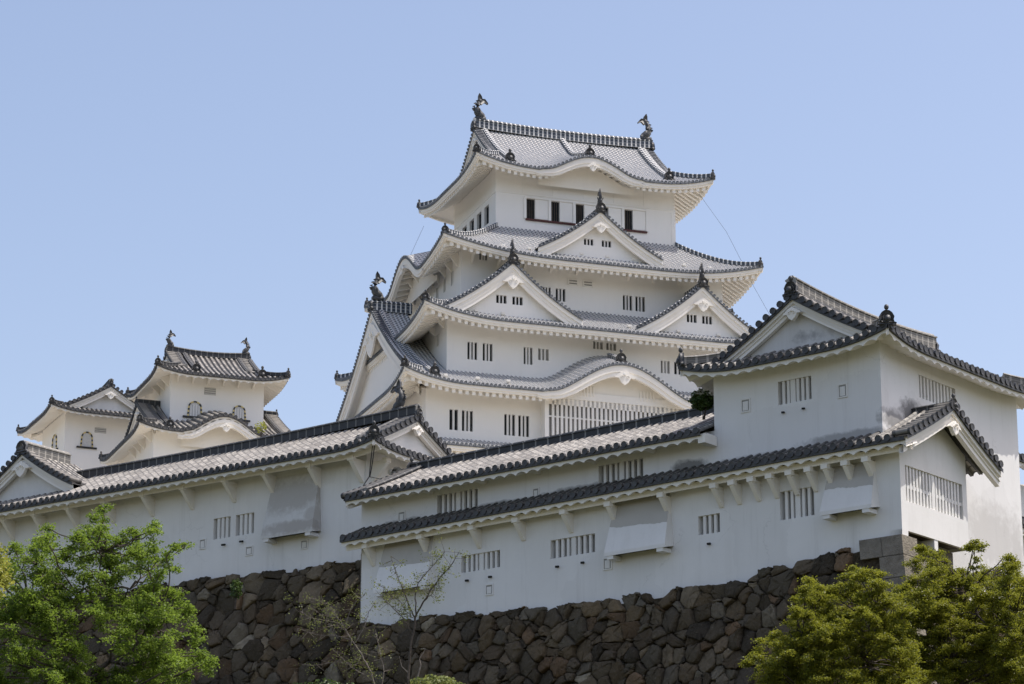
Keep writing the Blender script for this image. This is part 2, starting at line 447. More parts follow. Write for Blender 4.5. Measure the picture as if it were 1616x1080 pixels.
def pendant(xf, t, d, z, s):
    """carved gable pendant with scrolls"""
    mb = MB()
    out = [(0, .62), (.18, .5), (.34, .46), (.62, .26), (.95, .02), (.8, -.02), (.52, -.02), (.42, -.22), (.28, -.42), (0, -.62)]
    o2 = out + [(-a, b) for a, b in reversed(out[1:-1])]
    mb.prism(xf, [(t + a * s, z + b * s) for a, b in o2], d - .10, d + .06)
    for q in (-1, 1):
        pts = [(q * (.26 + .13 * math.cos(a) * (1 - k / 22)), .05 + .15 * math.sin(a) * (1 - k / 22)) for k, a in enumerate([i * .5 for i in range(14)])]
        mb.tube([xf(t + a * s, d - .12, z + b * s) for a, b in pts], .03 * s, 5)
    mb.tube([xf(t, d - .2, z + .26 * s), xf(t, d - .05, z + .26 * s)], [.10 * s, .15 * s], 8)
    return mb

def gable_front(parent, R, xf, tc, w, zr, df, board=.9, rec=.7, zb=None, pend=.8, wins=None, p=None, name='gable', tube_l=.75, ridge_w=.34, cut=1.0, wall_mat=None, sub=True, pz=None, step=True, rr=True, flare=.0, nowall=False):
    """bargeboards, recessed wall, pendant and verge tiles; zr(q) height of the roof surface at |t-tc|=q"""
    p = p or R.p; n = 18; wm = wall_mat or (m_white if R.old else m_keepw)
    Q = [w * i / n for i in range(n + 1)]
    g = MB()          # gable wall
    pts = [(tc - q, zr(q) - .25) for q in reversed(Q)] + [(tc + q, zr(q) - .25) for q in Q[1:]]
    zb_ = zb if zb is not None else zr(w) - .6
    holes = wins or []
    zt_all = [z for _, z in pts]
    if holes:
        h0 = min(h[2] for h in holes); h1 = max(h[3] for h in holes); hl = min(h[0] for h in holes); hr = max(h[1] for h in holes)
        # lower band, upper cap and flanks round the window band
        def clip(lo, hi, zlo, zhi):
            tt = sorted(set([lo, hi] + [t for t, _ in pts if lo < t < hi]))
            a = [xf(t, df + rec, zlo) for t in tt]; b = [xf(t, df + rec, max(zlo, min(zhi, zr(abs(t - tc)) - .25))) for t in tt]
            g.grid([a, b])
        clip(tc - w, tc + w, zb_, h0); clip(tc - w, hl, h0, 1e3); clip(hr, tc + w, h0, 1e3); clip(hl, hr, h1, 1e3)
        hs = sorted(holes); x = hl
        for h in hs:
            if h[0] > x: clip(x, h[0], h0, h1)
            x = h[1]
    else:
        g.grid([[xf(t, df + rec, zb_) for t, _ in pts], [xf(t, df + rec, max(zb_, z)) for t, z in pts]])
    G = parent if nowall else g.build(name, wm, parent)
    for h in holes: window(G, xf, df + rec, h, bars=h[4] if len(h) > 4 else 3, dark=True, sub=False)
    # bargeboards
    b = MB()
    for q in (-1, 1):
        def zz(a): return zr(a)
        T = [a for a in Q]
        bh = [board * (1 + flare * (a / w)) for a in T]
        R1 = [[xf(tc + q * a, df + .02, zz(a) - .08) for a in T], [xf(tc + q * a, df + .02, zz(a) - .08 - h * .34) for a, h in zip(T, bh)],
              [xf(tc + q * a, df + .12, zz(a) - .08 - h * .34) for a, h in zip(T, bh)], [xf(tc + q * a, df + .12, zz(a) - .08 - h) for a, h in zip(T, bh)],
              [xf(tc + q * a, df + .30, zz(a) - .08 - h) for a, h in zip(T, bh)], [xf(tc + q * a, df + .30, zz(a) - .1 - h * .6) for a, h in zip(T, bh)],
              [xf(tc + q * a, df + rec, zz(a) - .12 - h * .6) for a, h in zip(T, bh)]]
        b.grid(R1)
        if step:
            b.grid([[xf(tc + q * a, df + .07, zz(a) - .08 - h * .60) for a, h in zip(T, bh)], [xf(tc + q * a, df + .07, zz(a) - .08 - h * .66) for a, h in zip(T, bh)], [xf(tc + q * a, df + .12, zz(a) - .08 - h * .66) for a, h in zip(T, bh)]])
    b.build('bargeboard', m_soff, G)
    if pend: pendant(xf, tc, df + .02, (pz if pz is not None else zr(0) - board * 1.25 - .3 * pend), pend).build('pendant', m_soff, G)
    # verge tiles
    v = MB(); vt = MB()
    for q in (-1, 1):
        a = p * .5
        while a < w * cut:
            z = zr(a) + .10
            disc(v, xf, tc + q * a, df - .12, z, p * (.37 if R.old else .33), .10)
            k = 8; r = p * .30; o = len(vt.v)
            for dd in (df - .05, df + tube_l):
                for i in range(k): vt.v.append(xf(tc + q * a + r * math.cos(2 * math.pi * i / k), dd, z + .02 + r * math.sin(2 * math.pi * i / k)))
            for i in range(k):
                vt.f.append([o + i, o + (i + 1) % k, o + k + (i + 1) % k, o + k + i]); vt.mi.append(0)
                vt.uv.append([(.5, .3), (.5, .3), (.5, 1.2), (.5, 1.2)])
            sl = (zr(a + .01) - zr(a)) / .01
            a += p / math.sqrt(1 + sl * sl) * 1.02
        T = Q
        vt.grid([[xf(tc + q * a, df - .06, zr(a) - .04) for a in T], [xf(tc + q * a, df + tube_l, zr(a) - .02) for a in T]])
        v.grid([[xf(tc + q * a, df - .065, zr(a) + .03) for a in T], [xf(tc + q * a, df - .065, zr(a) - .12) for a in T]])
    v.build('verge_tile', m_disc if R.old else m_disck, G)
    vt.build('verge_cover', m_tileo if R.old else m_tilek, G, smooth=True)
    if rr:
        rb = MB()
        for q in (-1, 1):
            ridge(rb, [xf(tc + q * a, df + tube_l + .1, zr(a) + .0) for a in [w * .93 * i / 14 for i in range(15)]], ridge_w, ridge_w * 1.15)
        rb.build('descending_ridge', m_ridgeo if R.old else m_ridgek, G)
    return G

def gable_roof(R, xf, tc, w, zr, df, db, n=10):
    """two tiled slopes of a dormer gable, ridge running inwards"""
    for q in (-1, 1):
        def x2(T, D, Z, q=q): return xf(tc + q * (w - D), T, Z)
        tile_sheet(R, x2, df, db, lambda t: w, lambda t, d: zr(max(0, w - d)), n)

def window(parent, xf, d, rect, bars=3, dark=True, depth=.28, name='window', sub=True, barw=.11, split=False, cross=None):
    """rect=(t0,t1,z0,z1): bars flush in the opening, reveals, shutter behind"""
    t0, t1, z0, z1 = rect[:4]
    if t0 > t1: t0, t1 = t1, t0
    mb = MB()
    for a, b in (((t0, z0), (t0, z1)), ((t1, z0), (t1, z1))):
        mb.quad(xf(a[0], d, a[1]), xf(b[0], d, b[1]), xf(b[0], d + depth, b[1]), xf(a[0], d + depth, a[1]))
    for z in (z0, z1): mb.quad(xf(t0, d, z), xf(t1, d, z), xf(t1, d + depth, z), xf(t0, d + depth, z))
    n = bars; W = t1 - t0
    for i in range(n):
        c = t0 + W * (i + 1) / (n + 1)
        ww = barw * (1.9 if split and i == n // 2 else 1)
        mb.box(xf, c - ww / 2, c + ww / 2, d + .05, d + .05 + barw, z0, z1)
    if cross:
        for zc in cross: mb.box(xf, t0, t1, d + .07, d + .12, zc - .06, zc + .06)
    o = mb.build(name, m_white if True else None, parent)
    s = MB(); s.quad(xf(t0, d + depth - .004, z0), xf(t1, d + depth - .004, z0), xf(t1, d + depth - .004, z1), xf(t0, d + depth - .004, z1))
    s.build('window_back', m_darkin if dark else m_shut, o if sub else parent)  # dark back panel paints the unlit interior; grey one is a closed window
    return o

def wall_panel(mb, xf, d, t0, t1, z0, z1, holes=()):
    T = sorted(set([t0, t1] + [x for h in holes for x in (min(h[0], h[1]), max(h[0], h[1])) if t0 < x < t1]))
    Z = sorted(set([z0, z1] + [x for h in holes for x in (h[2], h[3]) if z0 < x < z1]))
    for i in range(len(T) - 1):
        for j in range(len(Z) - 1):
            ct, cz = (T[i] + T[i + 1]) / 2, (Z[j] + Z[j + 1]) / 2
            if any(min(h[0], h[1]) < ct < max(h[0], h[1]) and h[2] < cz < h[3] for h in holes): continue
            mb.quad(xf(T[i], d, Z[j]), xf(T[i + 1], d, Z[j]), xf(T[i + 1], d, Z[j + 1]), xf(T[i], d, Z[j + 1]))

def storey(parent, x0, x1, y0, y1, z0, z1, hs=(), hw=(), mat=None, name='wall', bars=2, dark=True, split=False, depth=.28, barw=.11):
    """four walls; hs = holes in the front (y0) face, hw = holes in the left (x0) face"""
    mb = MB()
    wall_panel(mb, XS(y0), 0, x0, x1, z0, z1, [h for h in hs]); wall_panel(mb, XW(x0), 0, y0, y1, z0, z1, [h for h in hw])
    wall_panel(mb, XS(y1), 0, x0, x1, z0, z1); wall_panel(mb, XW(x1), 0, y0, y1, z0, z1)
    o = mb.build(name, mat or m_keepw, parent)
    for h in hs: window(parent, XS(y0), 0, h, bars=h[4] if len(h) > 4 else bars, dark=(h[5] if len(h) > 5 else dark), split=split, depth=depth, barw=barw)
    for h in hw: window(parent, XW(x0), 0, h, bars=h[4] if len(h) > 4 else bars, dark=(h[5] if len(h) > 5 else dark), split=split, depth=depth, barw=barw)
    return o

def smax(a, b, k):
    h = max(0., min(1., .5 + .5 * (a - b) / k)); return b * (1 - h) + a * h + k * h * (1 - h)
def bell(x):
    return (0.5 * (math.cos(math.pi * max(-1, min(1, x))) + 1)) ** .85

def skirt(R, x0, x1, y0, y1, ins, ze, prof, lift, ovs, sides='SWNE', bumps={}, hipr=.3, orn=True, full=None):
    """hipped skirt roof round a storey. ins = insets dict S,W,N,E; ovs overhang; bumps per side"""
    Dref = ins['S']
    def mk(side):
        if side in 'SN': a0, a1, D, l, r = x0, x1, ins[side], ins['W'], ins['E']
        else: a0, a1, D, l, r = y0, y1, ins[side], ins['S'], ins['N']
        def dm(t): return max(0., min(D, (t - a0) * D / l, (a1 - t) * D / r))
        def zf(t, d):
            s = d / D; u = min((t - a0) / l, (a1 - t) / r)
            z = ze + prof(s * Dref) + lift * max(0, 1 - max(u, 0) / 1.7) ** 2.3 * max(0, 1 - s)
            if side in bumps:
                tc, hw, B, up = bumps[side]
                zb = ze + B * bell((t - tc) / hw) + up * d - .02
                if abs(t - tc) < hw: z = smax(z, zb, .45)
            return z
        return a0, a1, dm, zf
    X = {'S': XS(y0), 'W': XW(x0), 'N': XN(y1), 'E': XE(x1)}
    fn = {}
    for sd_ in sides:
        a0, a1, dm, zf = mk(sd_); fn[sd_] = (zf, dm)
        ts, pp = tile_sheet(R, X[sd_], a0, a1, dm, zf, 12 if sd_ in 'SW' else 6)
        if sd_ in 'SW' or not R.old: eave(R, X[sd_], ts, pp, a0, a1, dm, zf, ovs)
    # hip ridges
    zf = fn['S'][0]
    for (cx, cy, sx, sy, li, ri) in ((x0, y0, 1, 1, 'W', 'S'), (x1, y0, -1, 1, 'E', 'S'), (x0, y1, 1, -1, 'W', 'N'), (x1, y1, -1, -1, 'E', 'N')):
        pts = []
        for k in range(13):
            s = .03 + .97 * k / 12; px = cx + sx * ins[li] * s; py = cy + sy * ins[ri] * s
            pts.append((px, py, fn['S'][0](x0 + ins['W'] * s, ins['S'] * s) + .05))
        ridge(R.r, pts, hipr, hipr * 1.2)
        if orn:
            ang = math.atan2(-sy, -sx); R.o.append(('corner_ornament', onigawara((pts[0][0], pts[0][1], pts[0][2] - .05), ang, hipr * 2.0)))
    return fn

def irimoya(parent, R, u0, u1, v0, v1, ze, prof, g, lift, ov, axis='x', rh=.7, rw=.45, bump=None, cut=None, gb=.9, grec=.9, pend=.8, gmat=None, top='fish', fs=1.0, hipr=.3, ridge_m=None, ends=(1, 1), dc=4.0, wins=None, name='roof', deep=0, desc=(), gG=True):
    """hip-and-gable roof. u = ridge direction, v = across. returns roof object"""
    D = (v1 - v0) / 2; vc = (v0 + v1) / 2
    if axis == 'x': LO, HI, E0, E1 = XS(v0), XN(v1), XW(u0), XE(u1)
    else: LO, HI, E0, E1 = XW(v0), XE(v1), XS(u0), XN(u1)
    def lf(u, s): return lift * max(0, 1 - max(u, 0) / dc) ** 2.3 * max(0, 1 - s)
    def zl(t, d):
        z = ze + prof(d) + lf(min(t - u0, u1 - t), d / D)
        if bump:
            tc, hw, B, up = bump
            if abs(t - tc) < hw: z = smax(z, ze + B * bell((t - tc) / hw) + up * d - .02, .45)
        return z
    def zplain(t, d): return ze + prof(d) + lf(min(t - u0, u1 - t), d / D)
    def ml(t):
        a = min(t - u0 if ends[0] else 99, u1 - t if ends[1] else 99)
        dm = D if a >= g else max(0, a)
        if cut and cut[0] < t < cut[1]: dm = min(dm, cut[2])
        return dm
    def ze_(t, d): return ze + prof(d) + lf(min(t - v0, v1 - t), d / D)
    def me(t): return max(0, min(g + grec, t - v0, v1 - t))
    def ml_soff(t): return max(0, min(t - u0 if ends[0] else 99, u1 - t if ends[1] else 99, D))
    for xf, zf in ((LO, zl), (HI, zplain)):
        n = 16 if xf is LO else 8
        # the three column ranges keep the hip cut clean
        a = u0 + g if ends[0] else u0; b = u1 - g if ends[1] else u1
        segs = ([(u0, a)] if ends[0] else []) + [(a, b)] + ([(b, u1)] if ends[1] else [])
        if cut: segs = ([(u0, a)] if ends[0] else []) + [(a, cut[0]), (cut[0], cut[1]), (cut[1], b)] + ([(b, u1)] if ends[1] else [])
        for (s0, s1) in segs:
            mid = (s0 + s1) / 2
            def m2(t, s0=s0, s1=s1): return ml(min(max(t, s0 + 1e-4), s1 - 1e-4))
            ts, pp = tile_sheet(R, xf, s0, s1, m2, zf, n)
            r = pp * (.36 if R.old else .34)
            if xf is LO:
                for t in ts: disc(R.d, xf, t + (rnd.uniform(-.015, .015) if R.old else 0), -.05 - (rnd.uniform(0, .035) if R.old else 0), zf(t, 0) + .08 * pp + .02 + (rnd.uniform(-.014, .014) if R.old else 0), r * (rnd.uniform(.94, 1.05) if R.old else 1), .12)
        if xf is LO: eave(R, xf, [], R.p, u0, u1, ml_soff, zf, ov, deep=deep)
        else: eave(R, xf, [], R.p, u0, u1, ml_soff, zf, ov, rafters=False)
    for k, xf in enumerate((E0, E1)):
        if not ends[k]: continue
        ts, pp = tile_sheet(R, xf, v0, v1, me, ze_, 6); eave(R, xf, ts, pp, v0, v1, me, ze_, ov)
    # main ridge
    a = u0 + (g if ends[0] else 0) - .05; b = u1 - (g if ends[1] else 0) + .05
    zt = ze + prof(D) - .05
    P = (lambda u, v, z: (u, v, z)) if axis == 'x' else (lambda u, v, z: (v, u, z))
    sag = lambda s: .22 * (2 * s - 1) ** 2
    if not cut: ridge(R.r, subdiv(P(a, vc, zt), P(b, vc, zt), 14, sag), rw, rh)
    else:
        ridge(R.r, subdiv(P(a, vc, zt), P(cut[0] + .3, vc, zt), 4), rw, rh); ridge(R.r, subdiv(P(cut[1] - .3, vc, zt), P(b, vc, zt), 4), rw, rh)
    for k, (uu, sg) in enumerate(((a, -1), (b, 1))):
        ang = (math.pi if sg < 0 else 0) if axis == 'x' else (-math.pi / 2 if sg < 0 else math.pi / 2)
        R.o.append(('ridge_end_tile', onigawara(P(uu + sg * .02, vc, zt + .12), ang, rh * .85, top != 'fish')))
        if top == 'fish': R.o.append(('roof_fish', fish(P(uu - sg * .55 * fs, vc, zt + rh + .2), ang, fs)))
    # hip ridges from the corners to the gable foot
    for ei, (cu, su) in enumerate(((u0, 1), (u1, -1))):
        if not ends[ei]: continue
        for (cv, sv) in ((v0, 1), (v1, -1)):
            pts = []
            for k in range(9):
                s = .12 + (g + .35 - .12) * k / 8
                pts.append(P(cu + su * s, cv + sv * s, ze + prof(s) + lf(s, s / D) + .06))
            ridge(R.r, pts, hipr, hipr * 1.2)
            q = P(cu + su * .05, cv + sv * .05, 0); ang = math.atan2((-sv if axis == 'x' else -su), (-su if axis == 'x' else -sv))
            R.o.append(('corner_ornament', onigawara((q[0], q[1], ze + lift * .95 + .05), ang, hipr * 1.9)))
    for (t, d0, d1) in desc:
        ridge(R.r, [LO(t, d0 + (d1 - d0) * i / 12, zl(t, d0 + (d1 - d0) * i / 12) + .04) for i in range(13)], hipr * 1.2, hipr * 1.3)
        q = LO(t, d0 - .05, zl(t, d0)); R.o.append(('ridge_end_tile', onigawara(q, -math.pi / 2 if axis == 'x' else math.pi, hipr * 2.6)))
    rf = R.build(parent, name, ridge_m)
    for k, xf in enumerate((E0, E1)):
        if not ends[k]: continue
        gg = g
        def zr(q): return ze + prof(max(0, D - q))
        gable_front(parent, R, xf, vc, D - g - .05, zr, g, board=gb, rec=grec, zb=ze + prof(g) - .2, pend=pend if k == 0 else 0, wins=wins if k == 0 else None, wall_mat=gmat, ridge_w=hipr)
    return rf

def bump_board(parent, xf, tc, hw, zf, h=.8, d=.0, pend=.9, ext=1.12, tym=1.2, slots=False):
    """thick curved plaster board under a wavy eave, with its pendant"""
    mb = MB(); n = 40; T = [tc - hw * ext + 2 * hw * ext * i / n for i in range(n + 1)]
    H = [h * min(1, .35 + 1.4 * (1 - abs(t - tc) / (hw * ext))) for t in T]
    mb.grid([[xf(t, d + .05, zf(t, 0) - .34) for t in T], [xf(t, d + .05, zf(t, 0) - .36 - a * .5) for t, a in zip(T, H)], [xf(t, d + .12, zf(t, 0) - .36 - a * .5) for t, a in zip(T, H)],
             [xf(t, d + .12, zf(t, 0) - .36 - a) for t, a in zip(T, H)], [xf(t, d + .42, zf(t, 0) - .36 - a) for t, a in zip(T, H)], [xf(t, d + .42, zf(t, 0) - .40) for t in T]])
    b = mb.build('curved_bargeboard', m_soff, parent)
    ty = MB(); zb = zf(tc - hw, 0) - .9
    Q = [t for t in T if abs(t - tc) <= hw * .98]
    ty.grid([[xf(t, tym, zb) for t in Q], [xf(t, tym, max(zb, zf(t, 0) - .5)) for t in Q]])
    if slots:
        for c in (tc - hw * .42, tc + hw * .36):
            for k in range(5): ty.box(xf, c + k * .28 - .6, c + k * .28 - .46, tym - .08, tym, zb + .9, zb + 1.75)
    ty.build('curved_gable_wall', m_soff, parent)
    if pend: pendant(xf, tc, d + .0, zf(tc, 0) - .42 - h - .1 * pend, pend).build('pendant', m_soff, b)

def bracket(xf, t, z, out=.62, dn=.75, w=.16):
    mb = MB()
    P = [(0, z), (-out, z), (-out, z - .14), (-.06, z - dn), (0, z - dn)]
    n = len(P); V = [xf(t - w / 2, d, zz) for d, zz in P] + [xf(t + w / 2, d, zz) for d, zz in P]
    mb.add(V, [tuple(range(n)), tuple(range(2 * n - 1, n - 1, -1))] + [(i, (i + 1) % n, n + (i + 1) % n, n + i) for i in range(n)])
    mb.box(xf, t - w * .8, t + w * .8, -out - .06, -out + .16, z - .10, z + .08)
    return mb

def loop_hole(parent, xf, t0, t1, z0, z1):
    mb = MB(); a = .05
    for (p, q, r, s_) in ((t0 - a, t1 + a, z1, z1 + a), (t0 - a, t1 + a, z0 - a, z0), (t0 - a, t0, z0, z1), (t1, t1 + a, z0, z1)):
        mb.box(xf, p, q, -.035, .0, r, s_)
    o = mb.build('loophole', m_white, parent)
    m2 = MB(); m2.quad(xf(t0, -.006, z0), xf(t1, -.006, z0), xf(t1, -.006, z1), xf(t0, -.006, z1)); m2.box(xf, t0 + .05, t1 - .04, -.03, -.007, z0 + .02, z1 - .06, 1)
    m2.build('loophole_lid', [m_shut, m_white], o)

def stone_drop(parent, xf, t0, t1, z0, z1, out=.55, mat=None):
    mb = MB(); e = .14
    A = [xf(t0, 0, z1), xf(t1, 0, z1), xf(t1 + e, -out, z0), xf(t0 - e, -out, z0)]
    B = [xf(t0 - e, 0, z0 - .02), xf(t1 + e, 0, z0 - .02)]
    C = [xf(t1 + e, -out, z0 - .14), xf(t0 - e, -out, z0 - .14)]
    mb.poly(A); mb.poly([A[3], A[2], C[0], C[1]]); mb.poly([A[0], A[3], C[1], B[0]]); mb.poly([A[1], A[2], C[0], B[1]])
    if mat is None:
        # upper part is darker grey: a thin coat 4 mm proud of the white board, with an uneven lower edge
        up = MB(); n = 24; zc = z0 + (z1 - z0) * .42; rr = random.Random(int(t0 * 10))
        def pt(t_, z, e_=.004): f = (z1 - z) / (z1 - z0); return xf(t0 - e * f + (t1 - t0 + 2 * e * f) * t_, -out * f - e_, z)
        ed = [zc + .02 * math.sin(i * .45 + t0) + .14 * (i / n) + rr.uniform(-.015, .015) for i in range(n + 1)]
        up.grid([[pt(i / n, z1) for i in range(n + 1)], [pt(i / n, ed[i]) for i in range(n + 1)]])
    o = mb.build('stone_drop', mat or m_white, parent)
    if mat is None: up.build('upper_grey_coat', m_drop, o)
    m2 = MB(); m2.poly([xf(t0 - e + .06, -out + .06, z0 - .12), xf(t1 + e - .06, -out + .06, z0 - .12), xf(t1 + e - .06, 0, z0 - .02), xf(t0 - e + .06, 0, z0 - .02)]); m2.build('dark_drop_opening', m_darkin, o)  # dark sheet stands in for the shade in the open bottom
    for t in (t0 + .12, t1 - .12): m3 = MB(); m3.box(xf, t - .14, t + .14, -out + .02, 0, z0 - .27, z0 - .12); m3.build('support_beam', m_white, o)

def arch_window(parent, xf, tc, z0, w, h, bars=True, sill=True):
    """bell-shaped window with black and gilt frame"""
    def pt(s, k=1.0):
        # s in 0..1 from left foot over the top to the right foot
        if s < .32: f = s / .32; return (tc + (-w * .5 + w * .06 * f) * k, z0 + h * .62 * f)
        if s > .68: f = (1 - s) / .32; return (tc + (w * .5 - w * .06 * f) * k, z0 + h * .62 * f)
        a = math.pi * (1 - (s - .32) / .36); return (tc + w * .44 * math.cos(a) * k, z0 + h * .62 + h * .38 * math.sin(a) * k)
    fr = MB(); n = 30
    for i in range(n):
        s0, s1 = i / n, (i + 1) / n
        a, b = pt(s0), pt(s1); c, d = pt(s1, .80), pt(s0, .80)
        V = [xf(q[0], -.08, q[1]) for q in (a, b, c, d)] + [xf(q[0], 0, q[1]) for q in (a, b, c, d)]
        fr.add(V, [(0, 1, 2, 3), (0, 1, 5, 4), (3, 2, 6, 7)], None, (i // 2) % 2)
    if sill: fr.box(xf, tc - w * .78, tc + w * .78, -.14, 0, z0 - .13, z0, 1)
    o = fr.build('arched_window', [m_gold, m_black], parent)
    g = MB(); g.poly([xf(pt(i / 24, .8)[0], -.012, pt(i / 24, .8)[1]) for i in range(25)])
    g.build('window_panel', m_metal, o)
    if bars:
        b = MB()
        for k in (-.27, -.09, .09, .27): b.box(xf, tc + k * w - .05, tc + k * w + .05, -.06, -.013, z0, z0 + h * (.8 - abs(k) * .35))
        b.build('window_bars', m_white, o)

def stained(name, base, spots, noise=2.2, dark=(.16, .155, .15)):
    """white plaster with mould stains of their own shape at given places (object coordinates)"""
    M = Mat(name); t = M.n.new('ShaderNodeTexCoord'); p = t.outputs['Object']
    n = M.noise(noise, 6, .65, p); f = None
    for (x, y, z, rx, ry, rz, amt) in spots:
        mp = M.n.new('ShaderNodeMapping'); mp.vector_type = 'POINT'
        mp.inputs['Location'].default_value = (-x / rx, -y / ry, -z / rz); mp.inputs['Scale'].default_value = (1 / rx, 1 / ry, 1 / rz); M.link(p, mp.inputs[0])
        ln = M.n.new('ShaderNodeVectorMath'); ln.operation = 'LENGTH'; M.link(mp.outputs[0], ln.inputs[0])
        v = M.math('ADD', ln.outputs['Value'], M.math('MULTIPLY', M.math('SUBTRACT', n, .5), 1.3))
        g = M.math('MULTIPLY', M.math('SUBTRACT', 1.0, M.ramp(v, .55, 1.05)), amt)
        f = g if f is None else M.math('MAXIMUM', f, g)
    a = M.math('MULTIPLY', M.math('ADD', M.ramp(M.noise(.5, 5, .6, p), .45, .8), M.ramp(M.noise(1.6, 6, .65, M.pos((1, 1, .15))), .5, .8)), .22)
    c = M.mix(a, base, (.58, .56, .52)); c = M.mix(M.math('MULTIPLY', M.ramp(M.noise(2.4, 5, .7, M.pos((1, 1, .06))), .55, .75), .22), c, (.40, .38, .35)); c = M.mix(f, c, dark)
    vo = M.n.new('ShaderNodeTexVoronoi'); vo.feature = 'DISTANCE_TO_EDGE'; vo.inputs['Scale'].default_value = .42; dv = M.n.new('ShaderNodeVectorMath'); dv.operation = 'ADD'
    nc_ = M.n.new('ShaderNodeTexNoise'); nc_.inputs['Scale'].default_value = 1.7; nc_.inputs['Detail'].default_value = 6; M.link(p, nc_.inputs['Vector']); M.link(p, dv.inputs[0]); M.link(nc_.outputs['Color'], dv.inputs[1]); M.link(dv.outputs[0], vo.inputs['Vector'])
    ck = M.math('MULTIPLY', M.math('LESS_THAN', vo.outputs['Distance'], .006), M.ramp(M.noise(.35, 2, .5, p), .56, .62))
    c = M.mix(M.math('MULTIPLY', ck, .16), c, (.28, .27, .25))
    pv = M.n.new('ShaderNodeTexVoronoi'); pv.inputs['Scale'].default_value = .33; M.link(dv.outputs[0], pv.inputs['Vector']); ps = M.n.new('ShaderNodeSeparateColor'); M.link(pv.outputs['Color'], ps.inputs[0])
    c = M.mix(M.math('MULTIPLY', M.math('GREATER_THAN', ps.outputs[0], .72), .13), c, (.56, .55, .53))
    M.col(c); M.rough(.85, .2); M.bump(M.noise(5, 6, .6, p), .15, .03)
    return M.m

# ============================================================ MAIN KEEP
KX, KY, KTH = -6.883, 224.895, R_(19.3)
keep = thing('castle_keep', 'tall white castle keep with stacked tiled roofs, the highest building of all', 'castle keep', (KX, KY, 49.0), KTH)
# storeys (front x extent, side y extent)
storey(keep, 0, 32.2, 0, 26, 49, 61.6, hs=[(2.0, 2.72, 57.4, 59.1, 1), (3.05, 3.98, 57.4, 59.1, 2), (6.64, 7.56, 57.35, 59.1, 2), (7.84, 8.76, 57.35, 59.1, 2)], hw=[(4, 4.8, 57.4, 59.1), (5.2, 6, 57.4, 59.1)], barw=.16)
storey(keep, 2.45, 29.75, 2.2, 23.8, 60, 67.95, hs=[(4.22, 5.06, 64.04, 65.52, 2), (5.54, 6.38, 64.04, 65.52, 2), (9.08, 9.85, 64.07, 65.52, 2), (10.34, 11.27, 64.54, 65.52, 2, False),
       (15.18, 16.05, 65.95, 66.58, 2, False), (16.35, 17.23, 65.95, 66.58, 2, False), (21.2, 22.0, 64.42, 65.5, 2, False), (22.41, 23.4, 64.42, 65.5, 2), (26.5, 27.3, 64.4, 65.5, 2), (27.7, 28.5, 64.4, 65.5, 2)],
       hw=[(4.2, 4.9, 65.6, 66.6)], barw=.15)
S3 = storey(keep, 4.3, 27.8, 4.2, 21.8, 67, 74.6, hs=[(11.48, 12.2, 70.4, 71.5, 2), (12.64, 13.5, 70.4, 71.5, 2), (18.66, 19.5, 70.22, 71.52, 2), (19.8, 20.66, 70.22, 71.52, 2), (15.25, 16.05, 73.35, 74.07, 2), (16.3, 17.08, 73.35, 74.07, 2),
       (9.3, 9.95, 73.33, 74.02, 2, False), (22.59, 23.19, 73.34, 74.0, 2, False), (5.9, 6.6, 73.3, 74.0, 2)], hw=[(6.2, 6.9, 71.6, 72.8), (8.2, 8.9, 71.6, 72.8), (10.2, 10.9, 71.4, 72.6)], barw=.14)
for (a, b) in ((13.76, 14.58), (15.1, 15.92)):
    mb = MB()
    for z in (71.95, 72.18, 72.41): mb.box(XS(4.2), a, b, -.08, 0, z - .05, z + .04)
    for t in (a, b): mb.box(XS(4.2), t - .05, t + .05, -.081, 0, 71.9, 72.46)
    v = mb.build('louvre_vent', m_keepw, keep); m2 = MB(); m2.quad(XS(4.2)(a, -.01, 71.95), XS(4.2)(b, -.01, 71.95), XS(4.2)(b, -.01, 72.41), XS(4.2)(a, -.01, 72.41)); m2.build('louvre_back', m_shut, v)
# top storey
h4 = [(11.16 + 2.24 * k, 11.96 + 2.24 * k, 78.5, 80.3, 0) for k in range(5)]
S4 = storey(keep, 8.45, 24.85, 7.4, 18.8, 76.6, 83.3, hs=h4, hw=[(9.3, 10.5, 78.4, 80.1, 0), (11.3, 12.5, 78.4, 80.1, 0), (13.3, 14.5, 78.4, 80.1, 0), (15.3, 16.5, 78.4, 80.1, 0)], barw=.05, depth=.22)
mb = MB(); xs = XS(7.4)
for k in range(5): mb.box(xs, 11.96 + 2.24 * k, 13.12 + 2.24 * k, .004, .05, 78.52, 80.28)
for k in range(5):
    wf = MB(); wf.box(xs, 11.97 + 2.24 * k, 13.10 + 2.24 * k, -.045, .0, 78.55, 80.25); wf.build('sliding_shutter', m_keepw, keep)
    wf = MB()
    for j in range(3): wf.box(xs, 11.35 + 2.24 * k + .18 * j, 11.38 + 2.24 * k + .18 * j, .12, .15, 78.5, 80.3)
    wf.build('window_grille', m_wood, keep)
mb = MB(); mb.box(xs, 11.0, 22.3, -.10, 0, 80.32, 80.46)
for k in range(6): mb.box(xs, 10.92 + 2.24 * k, 11.16 + 2.24 * k, -.11, 0, 78.48, 80.32)
mb.box(xs, 8.40, 24.9, -.06, 0, 80.6, 80.72); mb.box(XW(8.45), 7.36, 18.8, -.06, 0, 80.6, 80.72)
for t in (8.45, 10.9, 13.6, 16.4, 19.2, 22.0, 24.75): mb.box(xs, t - .05, t + .05, -.03, 0, 80.72, 82.9)
mb.box(xs, 8.41, 8.85, -.03, 0, 76.7, 80.6); mb.box(xs, 24.5, 24.89, -.03, 0, 76.7, 80.6)
mb.build('window_frame', m_keepw, keep)
mb = MB(); mb.box(xs, 11.1, 22.2, -.16, 0, 78.32, 78.47); mb.build('window_sill', m_sill, keep)
